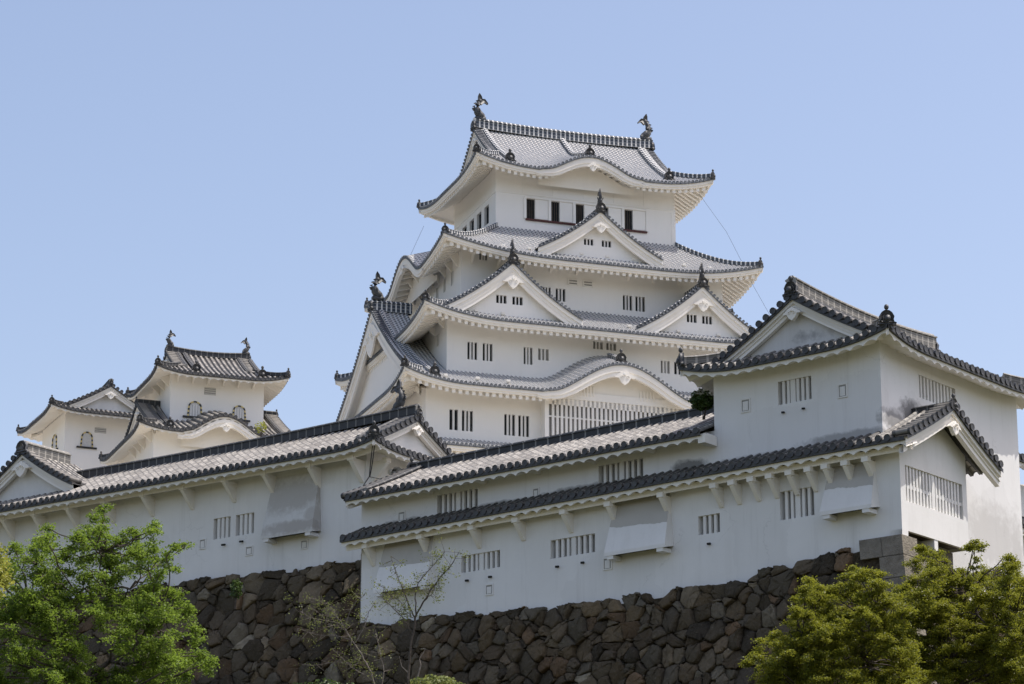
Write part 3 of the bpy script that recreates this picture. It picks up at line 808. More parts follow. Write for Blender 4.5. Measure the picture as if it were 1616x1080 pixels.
# lattice bay in the first visible storey
mb = MB(); xb = XS(-1.0)
wall_panel(mb, xb, 0, 9.75, 22.6, 55.5, 61.2, [(10.1, 22.3, 57.0, 60.55)]); wall_panel(mb, XW(9.75), 0, -1, 0, 55.5, 61.2); wall_panel(mb, XW(22.6), 0, -1, 0, 55.5, 61.2)
bay = mb.build('lattice_bay', m_keepw, keep)
window(keep, xb, 0, (10.1, 22.3, 57.0, 60.55), bars=31, dark=False, depth=.35, name='lattice', barw=.2, cross=(59.0,), sub=True)
# roof above the lowest band
R0 = Roof(.36, False)
skirt(R0, -2.1, 34.3, -2.0, 28, dict(S=2.0, W=2.1, N=2.0, E=2.1), 55.75, lambda d: .45 * d, .35, 1.9, hipr=.25)
R0.build(keep)
# second roof: big side gables, wavy eave in front
R1 = Roof(.36, False)
p1 = lambda d: .42 * d + .0155 * d * d
zb1 = lambda t, d: smax(60.8 + p1(d), 60.8 + 2.85 * bell((t - 16.2) / 6.7) + .4 * d - .02, .45) if abs(t - 16.2) < 6.7 else 60.8 + p1(d)
r1 = irimoya(keep, R1, -2.5, 34.7, -2.2, 28.2, 60.75, p1, 1.7, 1.05, 2.2, bump=(16.2, 6.7, 2.85, .4), cut=(2.45, 29.75, 4.4), rh=1.0, rw=.55, gb=1.5, grec=.95, pend=2.5, fs=.85, hipr=.32, dc=6, desc=[(.35, 1.1, 9.0), (16.3, 1.0, 3.6)])
bump_board(keep, XS(-2.2), 16.2, 6.7, zb1, .72, pend=1.0, tym=1.25, slots=True)
# third roof with two dormer gables
R2 = Roof(.36, False)
p2 = lambda d: .5 * d + .03 * d * d
skirt(R2, -.2, 32.4, -.1, 26.1, dict(S=4.3, W=4.5, N=4.3, E=4.5), 66.95, p2, 1.15, 2.3)
for tc, za in ((7.6, 72.2), (24.45, 71.9)):
    zr = lambda q, za=za: za - 4.35 * (1.32 * (q / 6.1) - .32 * (q / 6.1) ** 2)
    gable_roof(R2, XS(-.1), tc, 6.1, zr, 1.15, 4.3)
    ridge(R2.r, subdiv((tc, .65, za - .05), (tc, 4.3, za - .05), 4), .36, .45)
    R2.o.append(('gable_finial', onigawara((tc, .55, za - .1), -math.pi / 2, .85))); R2.o.append(('gable_finial', fish((tc, .72, za + .78), -math.pi / 2, .46)))
r2 = R2.build(keep)
for tc, za in ((7.6, 72.2), (24.45, 71.9)):
    zr = lambda q, za=za: za - 4.35 * (1.32 * (q / 6.1) - .32 * (q / 6.1) ** 2)
    gable_front(keep, R2, XS(-.1), tc, 6.1, zr, .7, board=1.15, rec=.6, zb=67.3, pend=.95, wins=[(tc - 1.25, tc - .35, 68.75, 69.45, 2), (tc + .15, tc + 1.05, 68.75, 69.45, 2)], tube_l=.5, ridge_w=.3)
# fourth roof: one dormer in front, wavy gable on the left side
R3 = Roof(.36, False)
p3 = lambda d: .56 * d + .028 * d * d
f3 = skirt(R3, 1.9, 30.5, 1.6, 24.4, dict(S=5.8, W=6.55, N=5.8, E=5.65), 73.25, p3, 1.3, 2.55, bumps={'W': (13.0, 5.0, 2.4, .3)})
zr3 = lambda q: 78.1 - 3.75 * (1.3 * (q / 5.6) - .3 * (q / 5.6) ** 2)
gable_roof(R3, XS(1.6), 16.0, 5.6, zr3, 1.15, 5.8)
ridge(R3.r, subdiv((16, 2.35, 78.05), (16, 7.4, 78.05), 5), .36, .45)
R3.o.append(('gable_finial', onigawara((16, 2.25, 78.0), -math.pi / 2, .85))); R3.o.append(('gable_finial', fish((16, 2.42, 78.85), -math.pi / 2, .46)))
r3 = R3.build(keep)
gable_front(keep, R3, XS(1.6), 16.0, 5.6, zr3, .7, board=1.0, rec=.6, zb=73.7, pend=.8, wins=[(14.7, 15.55, 75.15, 75.72, 2), (16.3, 17.15, 75.15, 75.72, 2)], tube_l=.5, ridge_w=.3)
bump_board(keep, XW(1.9), 13.0, 5.0, f3['W'][0], .6, pend=.7, tym=1.6)
# top roof
R4 = Roof(.36, False)
p4 = lambda d: .5 * d + .028 * d * d
zb4 = lambda t, d: smax(82.3 + p4(d), 82.3 + 1.65 * bell((t - 16.4) / 4.6) + .3 * d - .02, .45) if abs(t - 16.4) < 4.6 else 82.3 + p4(d)
r4 = irimoya(keep, R4, 5.9, 27.6, 5.1, 21.3, 82.3, p4, 2.5, .95, 2.5, bump=(16.4, 4.6, 1.65, .3), rh=.95, rw=.55, gb=.8, grec=.8, pend=.7, fs=.85, hipr=.32, dc=6, desc=[(9.3, 1.2, 7.7), (16.5, 1.0, 7.7), (23.9, 1.2, 7.7)])
bump_board(keep, XS(5.1), 16.4, 4.6, zb4, .5, pend=.65, tym=1.6)
# struts under the eaves
st = MB()
for t in [5.2 + 1.16 * k * 2 for k in range(10)]:
    keep_b = bracket(XS(4.2), t, 74.35, 1.3, 1.5, .2); st = keep_b; st.build('eave_strut', m_soff, keep)
for t in (4.6, 6.9, 13.6, 18.0, 22.4, 26.0): bracket(XS(2.2), t, 67.9, 1.1, 1.0, .2).build('eave_strut', m_soff, keep)
for t in (1.3, 4.0, 6.6): bracket(XS(0), t, 61.6, 1.1, 1.0, .2).build('eave_strut', m_soff, keep)
for t in [5.0 + 1.7 * k for k in range(9)]: bracket(XW(4.3), t, 74.45, 1.3, 1.7, .2).build('eave_strut', m_soff, keep)
for t in (3.0, 5.5): bracket(XW(2.45), t, 67.9, 1.1, 1.2, .2).build('eave_strut', m_soff, keep)
# small vents under the eaves
for (y, z, ts) in ((0, 60.75, (3.6, 5.2)), (2.2, 67.15, (4.6, 11.3, 12.6, 19.8, 21.0))):
    for t in ts:
        mb = MB(); mb.box(XS(y), t - .36, t + .36, -.05, .0, z - .16, z + .14); mb.build('eave_vent', m_wood, keep)
# lightning-conductor wires hung from the eave corners
for pts in ([(27.2, 5.4, 82.4), (26.5, 5.8, 81.9), (28.6, 4.9, 78.4), (29.9, 4.4, 75.4)], [(30.2, 1.9, 73.9), (29.6, 2.2, 73.2), (31.6, 1.4, 69.0), (32.2, 1.2, 67.4)], [(6.2, 20.6, 81.4), (3.4, 16.8, 76.3)]):
    mb = MB(); mb.tube(pts, .013, 5); mb.build('conductor_wire', m_cable, keep)

# ============================================================ SMALL WEST KEEP
wk = thing('small_keep', 'small white keep with two black-and-gold barred arched windows above a wavy eave', 'castle turret', (-26.13, 215.42, 49.0), R_(20.5), 'small keeps beside the tall keep')
W1 = storey(wk, 0, 7.4, 0, 6.6, 53, 59.45, barw=.12)
storey(wk, -1.6, 9.3, -1.8, 8.4, 48, 54.45, hs=[(4.2, 5.6, 52.75, 53.15, 1, False)], hw=[(1, 2, 51, 52.2), (3.5, 4.5, 51, 52.2)])
arch_window(wk, XS(0), 1.95, 56.02, 1.2, 1.22); arch_window(wk, XS(0), 5.45, 56.1, 1.12, 1.12)
mb = MB()
for z in (57.9, 58.07, 58.24, 58.4): mb.box(XS(0), 2.68, 3.54, -.05, 0, z - .04, z + .03)
v = mb.build('louvre_vent', m_metal, wk); m2 = MB(); m2.box(XS(0), 2.66, 3.56, -.02, 0, 57.85, 58.42); m2.build('louvre_back', m_shut, v)
RW = Roof(.40, True); RW.old = True
rwt = irimoya(wk, RW, -1.5, 8.9, -1.7, 8.3, 58.95, lambda d: .42 * d + .03 * d * d, 1.9, .5, 1.6, rh=.5, rw=.36, gb=.5, grec=.5, pend=.4, fs=.46, hipr=.26, dc=3.2, desc=[(1.75, .9, 4.6), (7.0, .9, 4.6)], ridge_m=m_ridgeo)
RW2 = Roof(.40, True)
pw2 = lambda d: .42 * d + .0155 * d * d
zbw = lambda t, d: smax(54.0 + pw2(d), 54.0 + 1.5 * bell((t - 3.6) / 3.3) + .33 * d, .35) if abs(t - 3.6) < 3.3 else 54.0 + pw2(d)
rw2 = irimoya(wk, RW2, -3.1, 10.6, -3.3, 9.9, 54.0, pw2, 1.3, .5, 1.5, bump=(3.6, 3.3, 1.5, .33), cut=(0, 7.4, 3.3), rh=.5, rw=.36, gb=.6, grec=.6, pend=.5, top='k', hipr=.24, dc=3.2, desc=[(-.6, .7, 4.5)], ridge_m=m_ridgeo)
bump_board(wk, XS(-3.3), 3.6, 3.3, zbw, .5, pend=.6)
for t in (.5, 1.7, 2.9, 4.1, 5.3, 6.5): bracket(XS(0), t, 59.2, .7, .6, .14).build('eave_strut', m_soff, wk)
for t in (.6, 2.0, 3.4): bracket(XW(0), t, 59.2, .8, .8, .14).build('eave_strut', m_soff, wk)
for t in (-1.2, 1, 2.4, 4): bracket(XW(-1.6), t, 54.2, .8, .8, .14).build('eave_strut', m_soff, wk)

# ============================================================ SMALL NORTH-WEST KEEP
ik = thing('small_keep', 'white turret behind the left gallery with a front gable and closed arched window', 'castle turret', (-36.25, 229.15, 49.0), R_(24), 'small keeps beside the tall keep')
I1 = storey(ik, 0, 7.2, 0, 7, 48, 60.05)
arch_window(ik, XS(0), 1.85, 57.05, 1.08, 1.28, bars=False); arch_window(ik, XW(0), 3.0, 57.2, 1.5, 1.4, bars=False); arch_window(ik, XS(0), 5.9, 57.05, 1.08, 1.28, bars=False)
mb = MB()
for z in (58.4, 58.56, 58.72): mb.box(XS(0), 2.5, 3.42, -.05, 0, z - .04, z + .03)
v = mb.build('louvre_vent', m_metal, ik); m2 = MB(); m2.box(XS(0), 2.48, 3.44, -.02, 0, 58.34, 58.77); m2.build('louvre_back', m_shut, v)
RI = Roof(.40, True)
irimoya(ik, RI, -1.8, 8.8, -1.7, 8.6, 59.55, lambda d: .38 * d + .026 * d * d, .9, .45, 1.6, axis='y', rh=.4, rw=.34, gb=.55, grec=.5, pend=.55, top='k', hipr=.24, dc=3.2, ridge_m=m_ridgeo)

# ============================================================ RIGHT TURRET
TX, TY, TTH = 13.0014, 99.1512, R_(51.3)
turret = thing('corner_turret', 'white corner turret at the right with stained plaster gable above two small square loopholes', 'turret', (TX, TY, 18.0), TTH)
m_tw = stained('turret_plaster', (.80, .79, .77), [(2.1, 0, 26.15 - 18, 1.0, .5, .7, .95), (.9, 0, 25.75 - 18, 1.2, .4, .45, .75), (0, 1.4, 25.22 - 18, .3, 2.2, .22, .6), (0, 5.5, 25.05 - 18, .3, 3.0, .16, .35)], 3.2)
tw = MB()
wall_panel(tw, XW(0), 0, 0, 7.15, 19, 28.55, [(2.9, 4.33, 26.83, 27.7)]); wall_panel(tw, XS(0), 0, 0, 9.75, 24.6, 28.55, [(2.62, 5.2, 26.95, 27.8)])
wall_panel(tw, XN(7.15), 0, 0, 9.75, 19, 28.55); wall_panel(tw, XE(9.75), 0, 0, 7.15, 19, 28.55)
TW = tw.build('wall', m_tw, turret)
tl = MB(); wall_panel(tl, XS(0), 0, 0, 9.75, 15.0, 24.6); TL = tl.build('lower_wall', stained('weathered_plaster', (.80, .79, .77), [(7.5, 0, 22.6 - 18, 2.6, 1, 1.5, .55), (5.5, 0, 20.6 - 18, 2.0, 1, 1.8, .45), (9.2, 0, 21.5 - 18, .7, 1, 2.6, .6)], 3.0, (.46, .44, .41)), turret)
window(turret, XW(0), 0, (2.9, 4.33, 26.83, 27.7), bars=6, dark=False, depth=.22, barw=.11, split=True); window(turret, XS(0), 0, (2.62, 5.2, 26.95, 27.8), bars=10, dark=False, depth=.22, barw=.11)
for h in ((5.58, 5.9, 26.84, 27.26), (1.43, 1.73, 26.7, 27.12)): loop_hole(turret, XW(0), *h)
for (t, z) in ((4.1, 26.53), (3.23, 26.53)):
    mb = MB(); mb.tube([(.0, t, z), (-.12, t, z - .03)], .045, 6); mb.build('drain_pipe', m_cable, turret)
RT = Roof(.36, True)
pt_ = lambda d: .44 * d + .024 * d * d
rt = irimoya(turret, RT, -.9, 10.6, -.9, 8.05, 28.32, pt_, .85, .42, .9, rh=.62, rw=.42, gb=.42, grec=.35, pend=.42, top='k', hipr=.27, dc=3.0, ridge_m=m_ridgeb, gmat=stained('gable_plaster', (.66, .65, .63), [(1.2, 3.0, 29.3 - 18, 1.0, 1.9, .42, .75)]))

# ============================================================ LONG GALLERY below the turret
gal = thing('gallery', 'long white two-tier gallery with blackened lower eave, ending in a gabled lattice bay', 'castle gallery', (TX, TY, 18.0), TTH)
m_gw = stained('gallery_plaster', (.80, .79, .77), [(0, 8.3, 25.15 - 18, .6, .9, .34, .85), (0, 22.3, 24.95 - 18, .6, 1.3, .22, .85), (0, 17.5, 25.0 - 18, .6, 2.4, .16, .7), (0, 13.2, 25.02 - 18, .6, 2.6, .2, .75), (-.35, 9.0, 24.9 - 18, .6, 3, .2, .5)])
g1 = MB(); U = [(18.37, 20.43, 24.9, 25.81), (10.4, 12.48, 24.9, 25.8)]
wall_panel(g1, XW(0), 0, 7.15, 24.4, 24, 26.33, U); wall_panel(g1, XE(6), 0, 7.15, 24.4, 19, 26.33); wall_panel(g1, XN(24.4), 0, 0, 6, 19, 26.33)
g1.poly([(0, 24.4, 26.33), (6, 24.4, 26.33), (3, 24.4, 27.9)])
G1 = g1.build('upper_wall', m_gw, gal)
for h in U: window(gal, XW(0), 0, h, bars=7, dark=False, depth=.22, barw=.11, split=True)
LW = [(16.97, 18.89, 22.45, 23.12, 7), (12.41, 14.51, 22.44, 23.15, 7), (6.75, 7.7, 22.43, 23.13, 3), (2.7, 4.14, 22.49, 23.53, 5)]
g2 = MB(); wall_panel(g2, XW(-.35), 0, -.85, 24.05, 19.0, 24.78, LW)
wall_panel(g2, XN(24.05), 0, -.35, 0, 19, 24.9)
G2 = g2.build('lower_wall', m_gw, gal)
for h in LW: window(gal, XW(-.35), 0, h, bars=h[4], dark=False, depth=.22, barw=.11, split=h[4] > 3)
for h in ((22.1, 22.4, 25.05, 25.38), (15.35, 15.6, 25.05, 25.35)): loop_hole(gal, XW(0), *h)
for h in ((17.33, 17.63, 21.46, 21.8), (11.66, 11.98, 21.72, 22.1)): loop_hole(gal, XW(-.35), *h)
for (t, z) in ((18.55, 22.12), (17.4, 22.12), (14.15, 22.1), (12.95, 22.1), (7.2, 22.05)):
    mb = MB(); mb.tube([(-.35, t, z), (-.50, t, z - .03)], .05, 6); mb.build('drain_pipe', m_cable, gal)
m_drop = plaster('grey_coat_plaster', (.50, .475, .43), (.40, .38, .34), .4)
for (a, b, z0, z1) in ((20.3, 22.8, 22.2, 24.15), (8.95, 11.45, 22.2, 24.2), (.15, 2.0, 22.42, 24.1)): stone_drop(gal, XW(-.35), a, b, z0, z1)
for t in (23.39, 20.55, 17.96, 15.79, 13.5, 11.4, 8.98, 6.64, 5.84, 5.01, 4.22, 3.38, 2.58, 1.87, 1.05, .2): bracket(XW(-.35), t, 24.03, .55, .72, .17).build('bracket', m_soff, gal)
RG = Roof(.36, True)
pg = lambda d: .42 * d + .01 * d * d
ts, pp = tile_sheet(RG, XW(-.9), 7.15, 24.5, lambda t: 3.9, lambda t, d: 26.12 + pg(d), 12)
eave(RG, XW(-.9), ts, pp, 7.15, 24.5, lambda t: 3.9, lambda t, d: 26.12 + pg(d), .9)
tile_sheet(RG, XE(6.9), 7.15, 24.5, lambda t: 3.9, lambda t, d: 26.12 + pg(d), 6)
ridge(RG.r, subdiv((3, 7.15, 27.82), (3, 24.3, 27.82), 10), .34, .46)
RG.o.append(('ridge_end_tile', onigawara((3, 24.35, 27.85), math.pi / 2, .5)))
zg = lambda q: 26.12 + pg(max(0, 3.9 - q))
rg = RG.build(gal, 'upper_roof', ridge_mat('strapped_ridge', (.028, .03, .032), (.22, .22, .21), .62, .11, (.0, .0)))
gable_front(gal, RG, XN(24.55), 3.0, 3.85, zg, 0, board=.4, rec=.3, zb=26.3, pend=0, ridge_w=.22)
mb = MB(); mb.box(XW(-.9), 7.02, 7.32, .08, .85, 25.72, 26.05); mb.build('purlin_end', m_soff, gal)
for t in (21.6, 18.9, 16.2, 13.5, 10.8, 8.1):
    mb = MB(); mb.tube([(-.02, t - .9, 26.02), (-.55, t - .9, 26.02)], .14, 10); mb.build('beam_end', m_soff, gal)
# lower pent roof and bay gable
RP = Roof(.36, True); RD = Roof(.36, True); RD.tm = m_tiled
pp_ = lambda d: .45 * d + .02 * d * d
def zp(t, d): return 24.42 + (.10 if t < 2 else .10 - .006 * (t - 2)) + pp_(d)
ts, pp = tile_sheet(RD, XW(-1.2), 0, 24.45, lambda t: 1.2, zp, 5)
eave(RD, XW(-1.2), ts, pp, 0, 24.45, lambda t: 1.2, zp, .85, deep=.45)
ts, pp = tile_sheet(RP, XW(-1.2), -1.1, 0, lambda t: 3.35, zp, 12); eave(RP, XW(-1.2), ts, pp, -1.6, 0, lambda t: 3.35, zp, .85, deep=.45)
tile_sheet(RP, XE(5.5), -1.1, 0, lambda t: 3.35, zp, 10)
ridge(RP.r, subdiv((2.15, -1.6, 26.15), (2.15, 0, 26.15), 4), .26, .30)
RP.o.append(('ridge_end_tile', onigawara((2.15, -1.65, 26.15), -math.pi / 2, .42)))
rp = RP.build(gal, 'bay_roof'); RD.build(gal, 'lower_roof')
zr_ = lambda q: 24.52 + pp_(max(0, 3.35 - q))
bw = MB(); bh = (.0, 3.9, 22.55, 23.84)
T = sorted(set([-.35 + 4.55 * i / 14 for i in range(15)] + [0.0, 3.9, 2.15]))
for a, b in zip(T[:-1], T[1:]):
    segs = [(21.5, 22.55), (23.84, None)] if (a >= 0 and b <= 3.9) else [(21.5, None)]
    for z0, z1 in segs:
        za = zr_(abs(a - 2.15)) - .2 if z1 is None else z1; zb = zr_(abs(b - 2.15)) - .2 if z1 is None else z1
        bw.quad((a, -.85, z0), (b, -.85, z0), (b, -.85, zb), (a, -.85, za))
wall_panel(bw, XW(4.2), 0, -.85, 0, 21.5, 24.9); bw.quad((-.35, -.85, 21.5), (4.2, -.85, 21.5), (4.2, -.72, 21.5), (-.35, -.72, 21.5))
BW = bw.build('bay_wall', m_white, gal)
window(gal, XS(-.85), 0, bh, bars=17, dark=False, depth=.30, barw=.11, cross=(23.12,), split=True)
mb = MB(); mb.quad((-.3, -.72, 21.62), (4.15, -.72, 21.62), (4.15, -.01, 21.62), (-.3, -.01, 21.62)); mb.box(XS(-.35), .1, 3.9, .0, .3, 20.75, 21.4, 0); mb.build('dark_bay_underside', m_wood, gal)  # dark sheet and box stand in for shade in the open underside
for t in (1.95,): mb = MB(); mb.box(XS(-.85), t - .12, t + .12, .02, .8, 21.1, 21.5); mb.build('support_beam', m_white, gal)
mb = MB(); mb.box(XW(-.35), -.85, -.35, 0, .4, 20.9, 21.5); mb.build('corner_post', m_white, gal)
# front of the bay gable (boards, verge tiles) on the projecting edge
def bay_front():
    G = BW
    gable_front(G, RP, XS(-1.62), 2.15, 3.3, zr_, 0, board=.50, rec=.30, zb=30, pend=.42, tube_l=.62, rr=False, pz=25.45, nowall=True)
bay_front()

# ============================================================ LEFT GALLERY
BX, BY, BTH = -6.32, 117.831, R_(54.5)
lg = thing('gallery', 'long white gallery behind the bright green tree, with a carved gable at its left end', 'castle gallery', (BX, BY, 22.0), BTH)
b1 = MB(); HB = [(7.02, 7.97, 26.3, 27.21), (5.7, 6.72, 26.3, 27.21)]
wall_panel(b1, XW(0), 0, -.35, 26, 22.5, 29.3, HB); wall_panel(b1, XS(-.35), 0, 0, 6, 22.5, 29.3); wall_panel(b1, XE(6), 0, -.35, 26, 22.5, 29.3); wall_panel(b1, XN(26), 0, 0, 6, 22.5, 29.3)
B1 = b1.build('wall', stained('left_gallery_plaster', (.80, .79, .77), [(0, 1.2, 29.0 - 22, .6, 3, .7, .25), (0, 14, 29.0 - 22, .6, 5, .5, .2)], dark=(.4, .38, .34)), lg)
for h in HB: window(lg, XW(0), 0, h, bars=3, dark=False, depth=.22, barw=.14)
for h in ((5.76, 6.08, 25.4, 25.72), (8.42, 8.7, 26.0, 26.36), (14.0, 14.3, 25.9, 26.2)): loop_hole(lg, XW(0), *h)
for (t, z) in ((7.3, 26.0), (6.3, 26.02)):
    mb = MB(); mb.tube([(0, t, z), (-.2, t, z - .05)], .05, 6); mb.build('drain_pipe', m_cable, lg)
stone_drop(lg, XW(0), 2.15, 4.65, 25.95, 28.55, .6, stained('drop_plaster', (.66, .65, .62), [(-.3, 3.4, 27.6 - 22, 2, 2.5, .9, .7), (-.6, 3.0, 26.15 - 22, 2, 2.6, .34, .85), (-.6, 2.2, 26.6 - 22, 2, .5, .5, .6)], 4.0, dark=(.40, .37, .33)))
loop_hole(lg, XW(0), 2.75, 3.05, 25.3, 25.62)
for t in (19.98, 18.07, 15.99, 13.8, 11.5, 9.19, 6.8, 4.6, 2.14): bracket(XW(0), t, 28.62, .75, .85, .17).build('bracket', m_soff, lg)
for t in (-.15, ): bracket(XW(0), t, 28.6, .8, .9, .2).build('bracket', m_soff, lg)
bracket(XS(-.35), .4, 28.6, .8, .9, .2).build('bracket', m_soff, lg)
RB = Roof(.36, True)
pb = lambda d: .43 * d + .012 * d * d
wz = lambda q: 31.93 - 1.9 * (1.25 * (q / 3.3) - .25 * (q / 3.3) ** 2)
gable_roof(RB, XW(-1.3), 19.95, 3.3, wz, 2.2, 5.2)
rb = irimoya(lg, RB, -1.75, 26.5, -1.3, 7.3, 28.92, pb, 1.05, .28, 1.3, axis='y', rh=.46, rw=.38, gb=.34, grec=.35, pend=.38, top='k', hipr=.24, ends=(1, 0), dc=2.5, deep=.62)
RBW = Roof(.36, True)
ridge(RBW.r, subdiv((.25, 19.95, 31.86), (3.2, 19.95, 31.86), 5), .40, .62)
RBW.o.append(('ridge_end_tile', onigawara((.22, 19.95, 31.88), math.pi, .62, False)))
RBW.o.append(('roof_fish', fish((3.0, .25, 31.55), -math.pi / 2, .48)))
RBW.t.quad((.3, 19.85, 31.6), (.5, 19.85, 31.6), (.5, 20.05, 31.6), (.3, 20.05, 31.6))
rbw = RBW.build(lg, 'gable_ridge', m_ridgeb)
gable_front(lg, RBW, XW(-1.3), 19.95, 3.3, wz, 1.55, board=.5, rec=.45, zb=29.3, pend=.62, rr=False, tube_l=.75)
# loudspeaker under the eave corner
mb = MB(); c = Vector((.75, -1.1, 28.15)); d = Vector((-.45, -.85, -.25)).normalized()
mb.tube([c, c + d * .25, c + d * .55], [.12, .16, .26], 12, cap=False); mb.tube([c, c + d * .3], [.10, .06], 10); mb.tube([c - d * .15, c], .13, 12)
sp = mb.build('loudspeaker', m_metal, lg)
bpy.context.view_layer.update()
sp.matrix_parent_inverse = Matrix.Identity(4); wm = sp.matrix_world.copy(); sp.parent = None; sp.matrix_world = wm
if '_z' in sp: del sp['_z']
tag(sp, 'pale horn loudspeaker under the right eave corner of the left gallery', 'loudspeaker')
mb = MB()
for dx in (0, .12): mb.tube([(-1.0 + dx, -1.45, 28.9), (-1.05 + dx, -1.4, 28.2), (-1.0 + dx * .3, -1.3, 27.6)], .022, 5)
mb.tube([(-1.0, -1.3, 27.6), (-1.25, -1.2, 27.2), (-1.2, -1.2, 25.5), (-1.25, -1.2, 23.0), (-1.3, -1.2, 21)], .026, 5)
mb.tube([(-1.0, -1.3, 27.6), (-.6, -1.7, 27.5), (-.3, -1.9, 27.4)], .02, 5)
cb = mb.build('hanging_cable', m_cable, lg); bpy.context.view_layer.update(); wm = cb.matrix_world.copy(); cb.parent = None; cb.matrix_world = wm
if '_z' in cb: del cb['_z']
tag(cb, 'thin black cable hanging down the wall between the two galleries', 'cable')

# ============================================================ STONE WALLS
def power_cells(seeds, weights, cell, bounds):
    """power-diagram cells (clipped polygons) around jittered seeds"""
    g = {}
    for i, (x, y) in enumerate(seeds): g.setdefault((int(x // cell), int(y // cell)), []).append(i)
    out = []
    for i, (x, y) in enumerate(seeds):
        P = [(x - 3 * cell, y - 3 * cell), (x + 3 * cell, y - 3 * cell), (x + 3 * cell, y + 3 * cell), (x - 3 * cell, y + 3 * cell)]
        cx, cy = int(x // cell), int(y // cell); nb = []
        for a in range(cx - 3, cx + 4):
            for b in range(cy - 3, cy + 4): nb += [j for j in g.get((a, b), ()) if j != i]
        for j in nb:
            dx, dy = seeds[j][0] - x, seeds[j][1] - y; d2 = dx * dx + dy * dy
            if d2 > (4.2 * cell) ** 2 or d2 < 1e-9: continue
            k = .5 * (d2 + weights[i] - weights[j])     # keep points with (p-s).d <= k
            Q = []
            for m in range(len(P)):
                a, b = P[m], P[(m + 1) % len(P)]
                fa = (a[0] - x) * dx + (a[1] - y) * dy - k; fb = (b[0] - x) * dx + (b[1] - y) * dy - k
                if fa <= 0: Q.append(a)
                if fa * fb < 0: s = fa / (fa - fb); Q.append((a[0] + (b[0] - a[0]) * s, a[1] + (b[1] - a[1]) * s))
            P = Q
            if len(P) < 3: break
        out.append(P if len(P) >= 3 else None)
    return out

def stone_wall(name, label, loc, rz, xf, t0, t1, top, bot, batter, cell=.62, seed=1, cut_corner=None, group=None, warm=.5):
    rr = random.Random(seed); seeds = []; W = []; ghost = []
    zt = max(top(t0 + (t1 - t0) * i / 20) for i in range(21))
    y = bot; row = 0
    while y < zt + cell * 1.6:
        x = t0 - cell
        while x < t1 + cell:
            sx, sy = x + rr.uniform(-.36, .36) * cell, y + rr.uniform(-.34, .34) * cell
            if rr.random() < .90:
                seeds.append((sx, sy)); W.append(rr.choice((-.14, -.06, 0, .05, .12, .22)) * cell * cell * 3.0)
            if rr.random() < .42: seeds.append((sx + .3 * cell, sy + .3 * cell)); W.append(-.30 * cell * cell)
            x += cell * rr.uniform(.95, 1.5)
        y += cell * .74; row += 1
    cells = power_cells(seeds, W, cell, None)
    mb = MB(); mb.tint = []
    def out(t, z): return -batter * (top(min(max(t, t0), t1)) - z) if z < top(min(max(t, t0), t1)) else 0
    def P3(t, z, d): return xf(t, out(t, z) - d, z)
    pal = [(.135, .10, .062), (.11, .085, .056), (.15, .118, .078), (.09, .073, .05), (.18, .145, .098), (.145, .095, .055), (.12, .102, .073), (.165, .122, .072), (.08, .066, .047), (.21, .18, .13), (.12, .095, .062)]
    for (sx, sy), P in zip(seeds, cells):
        if not P or sy > top(min(max(sx, t0), t1)) + .12 or sx < t0 - .3 or sx > t1 + .3: continue
        if cut_corner and cut_corner(sx, sy): continue
        zc = top(min(max(sx, t0), t1)) + rr.uniform(-.04, .10)
        P = [(px_, min(py_, zc)) for px_, py_ in P]
        cx = sum(p[0] for p in P) / len(P); cy = sum(p[1] for p in P) / len(P)
        # chamfer
        Q = []
        for m in range(len(P)):
            a, b = P[m], P[(m + 1) % len(P)]; L = math.hypot(b[0] - a[0], b[1] - a[1])
            if L < .03: continue
            for f in (.08, .36, .64, .92): Q.append((a[0] + (b[0] - a[0]) * f + rr.uniform(-.035, .035), a[1] + (b[1] - a[1]) * f + rr.uniform(-.035, .035)))
        if len(Q) < 6: continue
        Q = [(min(max(x, t0), t1), y) for x, y in Q]
        R0_ = math.sqrt(abs(sum(Q[i][0] * Q[(i + 1) % len(Q)][1] - Q[(i + 1) % len(Q)][0] * Q[i][1] for i in range(len(Q)))) / 2)
        if R0_ < .06: continue
        dep = rr.uniform(.03, .20); tx, ty = rr.uniform(-.35, .35), rr.uniform(-.35, .35)
        n = len(Q); o = len(mb.v); rings = [(1 - .008 / max(R0_, .15), -.14), (1 - .03 / max(R0_, .15), -.01), (.93, dep * .6), (.80, dep * .9), (.50, dep * 1.0)]
        for k, (sc, d) in enumerate(rings):
            for (x, y) in Q:
                px, py = cx + (x - cx) * sc, cy + (y - cy) * sc
                dd = d + ((x - cx) * sc * tx + (y - cy) * sc * ty + rr.uniform(-.03, .03) * min(1, R0_ * 2) if k > 0 else 0)
                mb.v.append(P3(px, py, dd))
        mb.v.append(P3(cx, cy, dep + rr.uniform(-.02, .03)))
        c = pal[rr.randrange(len(pal))]; j = rr.choice((.6, .8, 1.0, 1.15, 1.6)) * rr.uniform(.85, 1.15); c = tuple(x * j for x in c)
        F = []
        for k in range(len(rings) - 1):
            for i in range(n): F.append([o + k * n + i, o + k * n + (i + 1) % n, o + (k + 1) * n + (i + 1) % n, o + (k + 1) * n + i])
        L_ = len(rings) - 1
        for i in range(n): F.append([o + L_ * n + i, o + L_ * n + (i + 1) % n, o + len(rings) * n])
        mb.f += F; mb.mi += [0] * len(F); mb.uv += [None] * len(F); mb.tint += [c] * len(F)
    e = thing(name, label, 'stone wall', loc, rz, group)
    mb.build('stones', m_stone, e, smooth=True)
    bk = MB(); N = 24
    bk.grid([[P3(t0 + (t1 - t0) * i / N, bot + (top(t0 + (t1 - t0) * i / N) - .1 - bot) * j / 6, -.13) for i in range(N + 1)] for j in range(7)])
    bk.build('joint_filling', m_gap, e)
    return e, P3

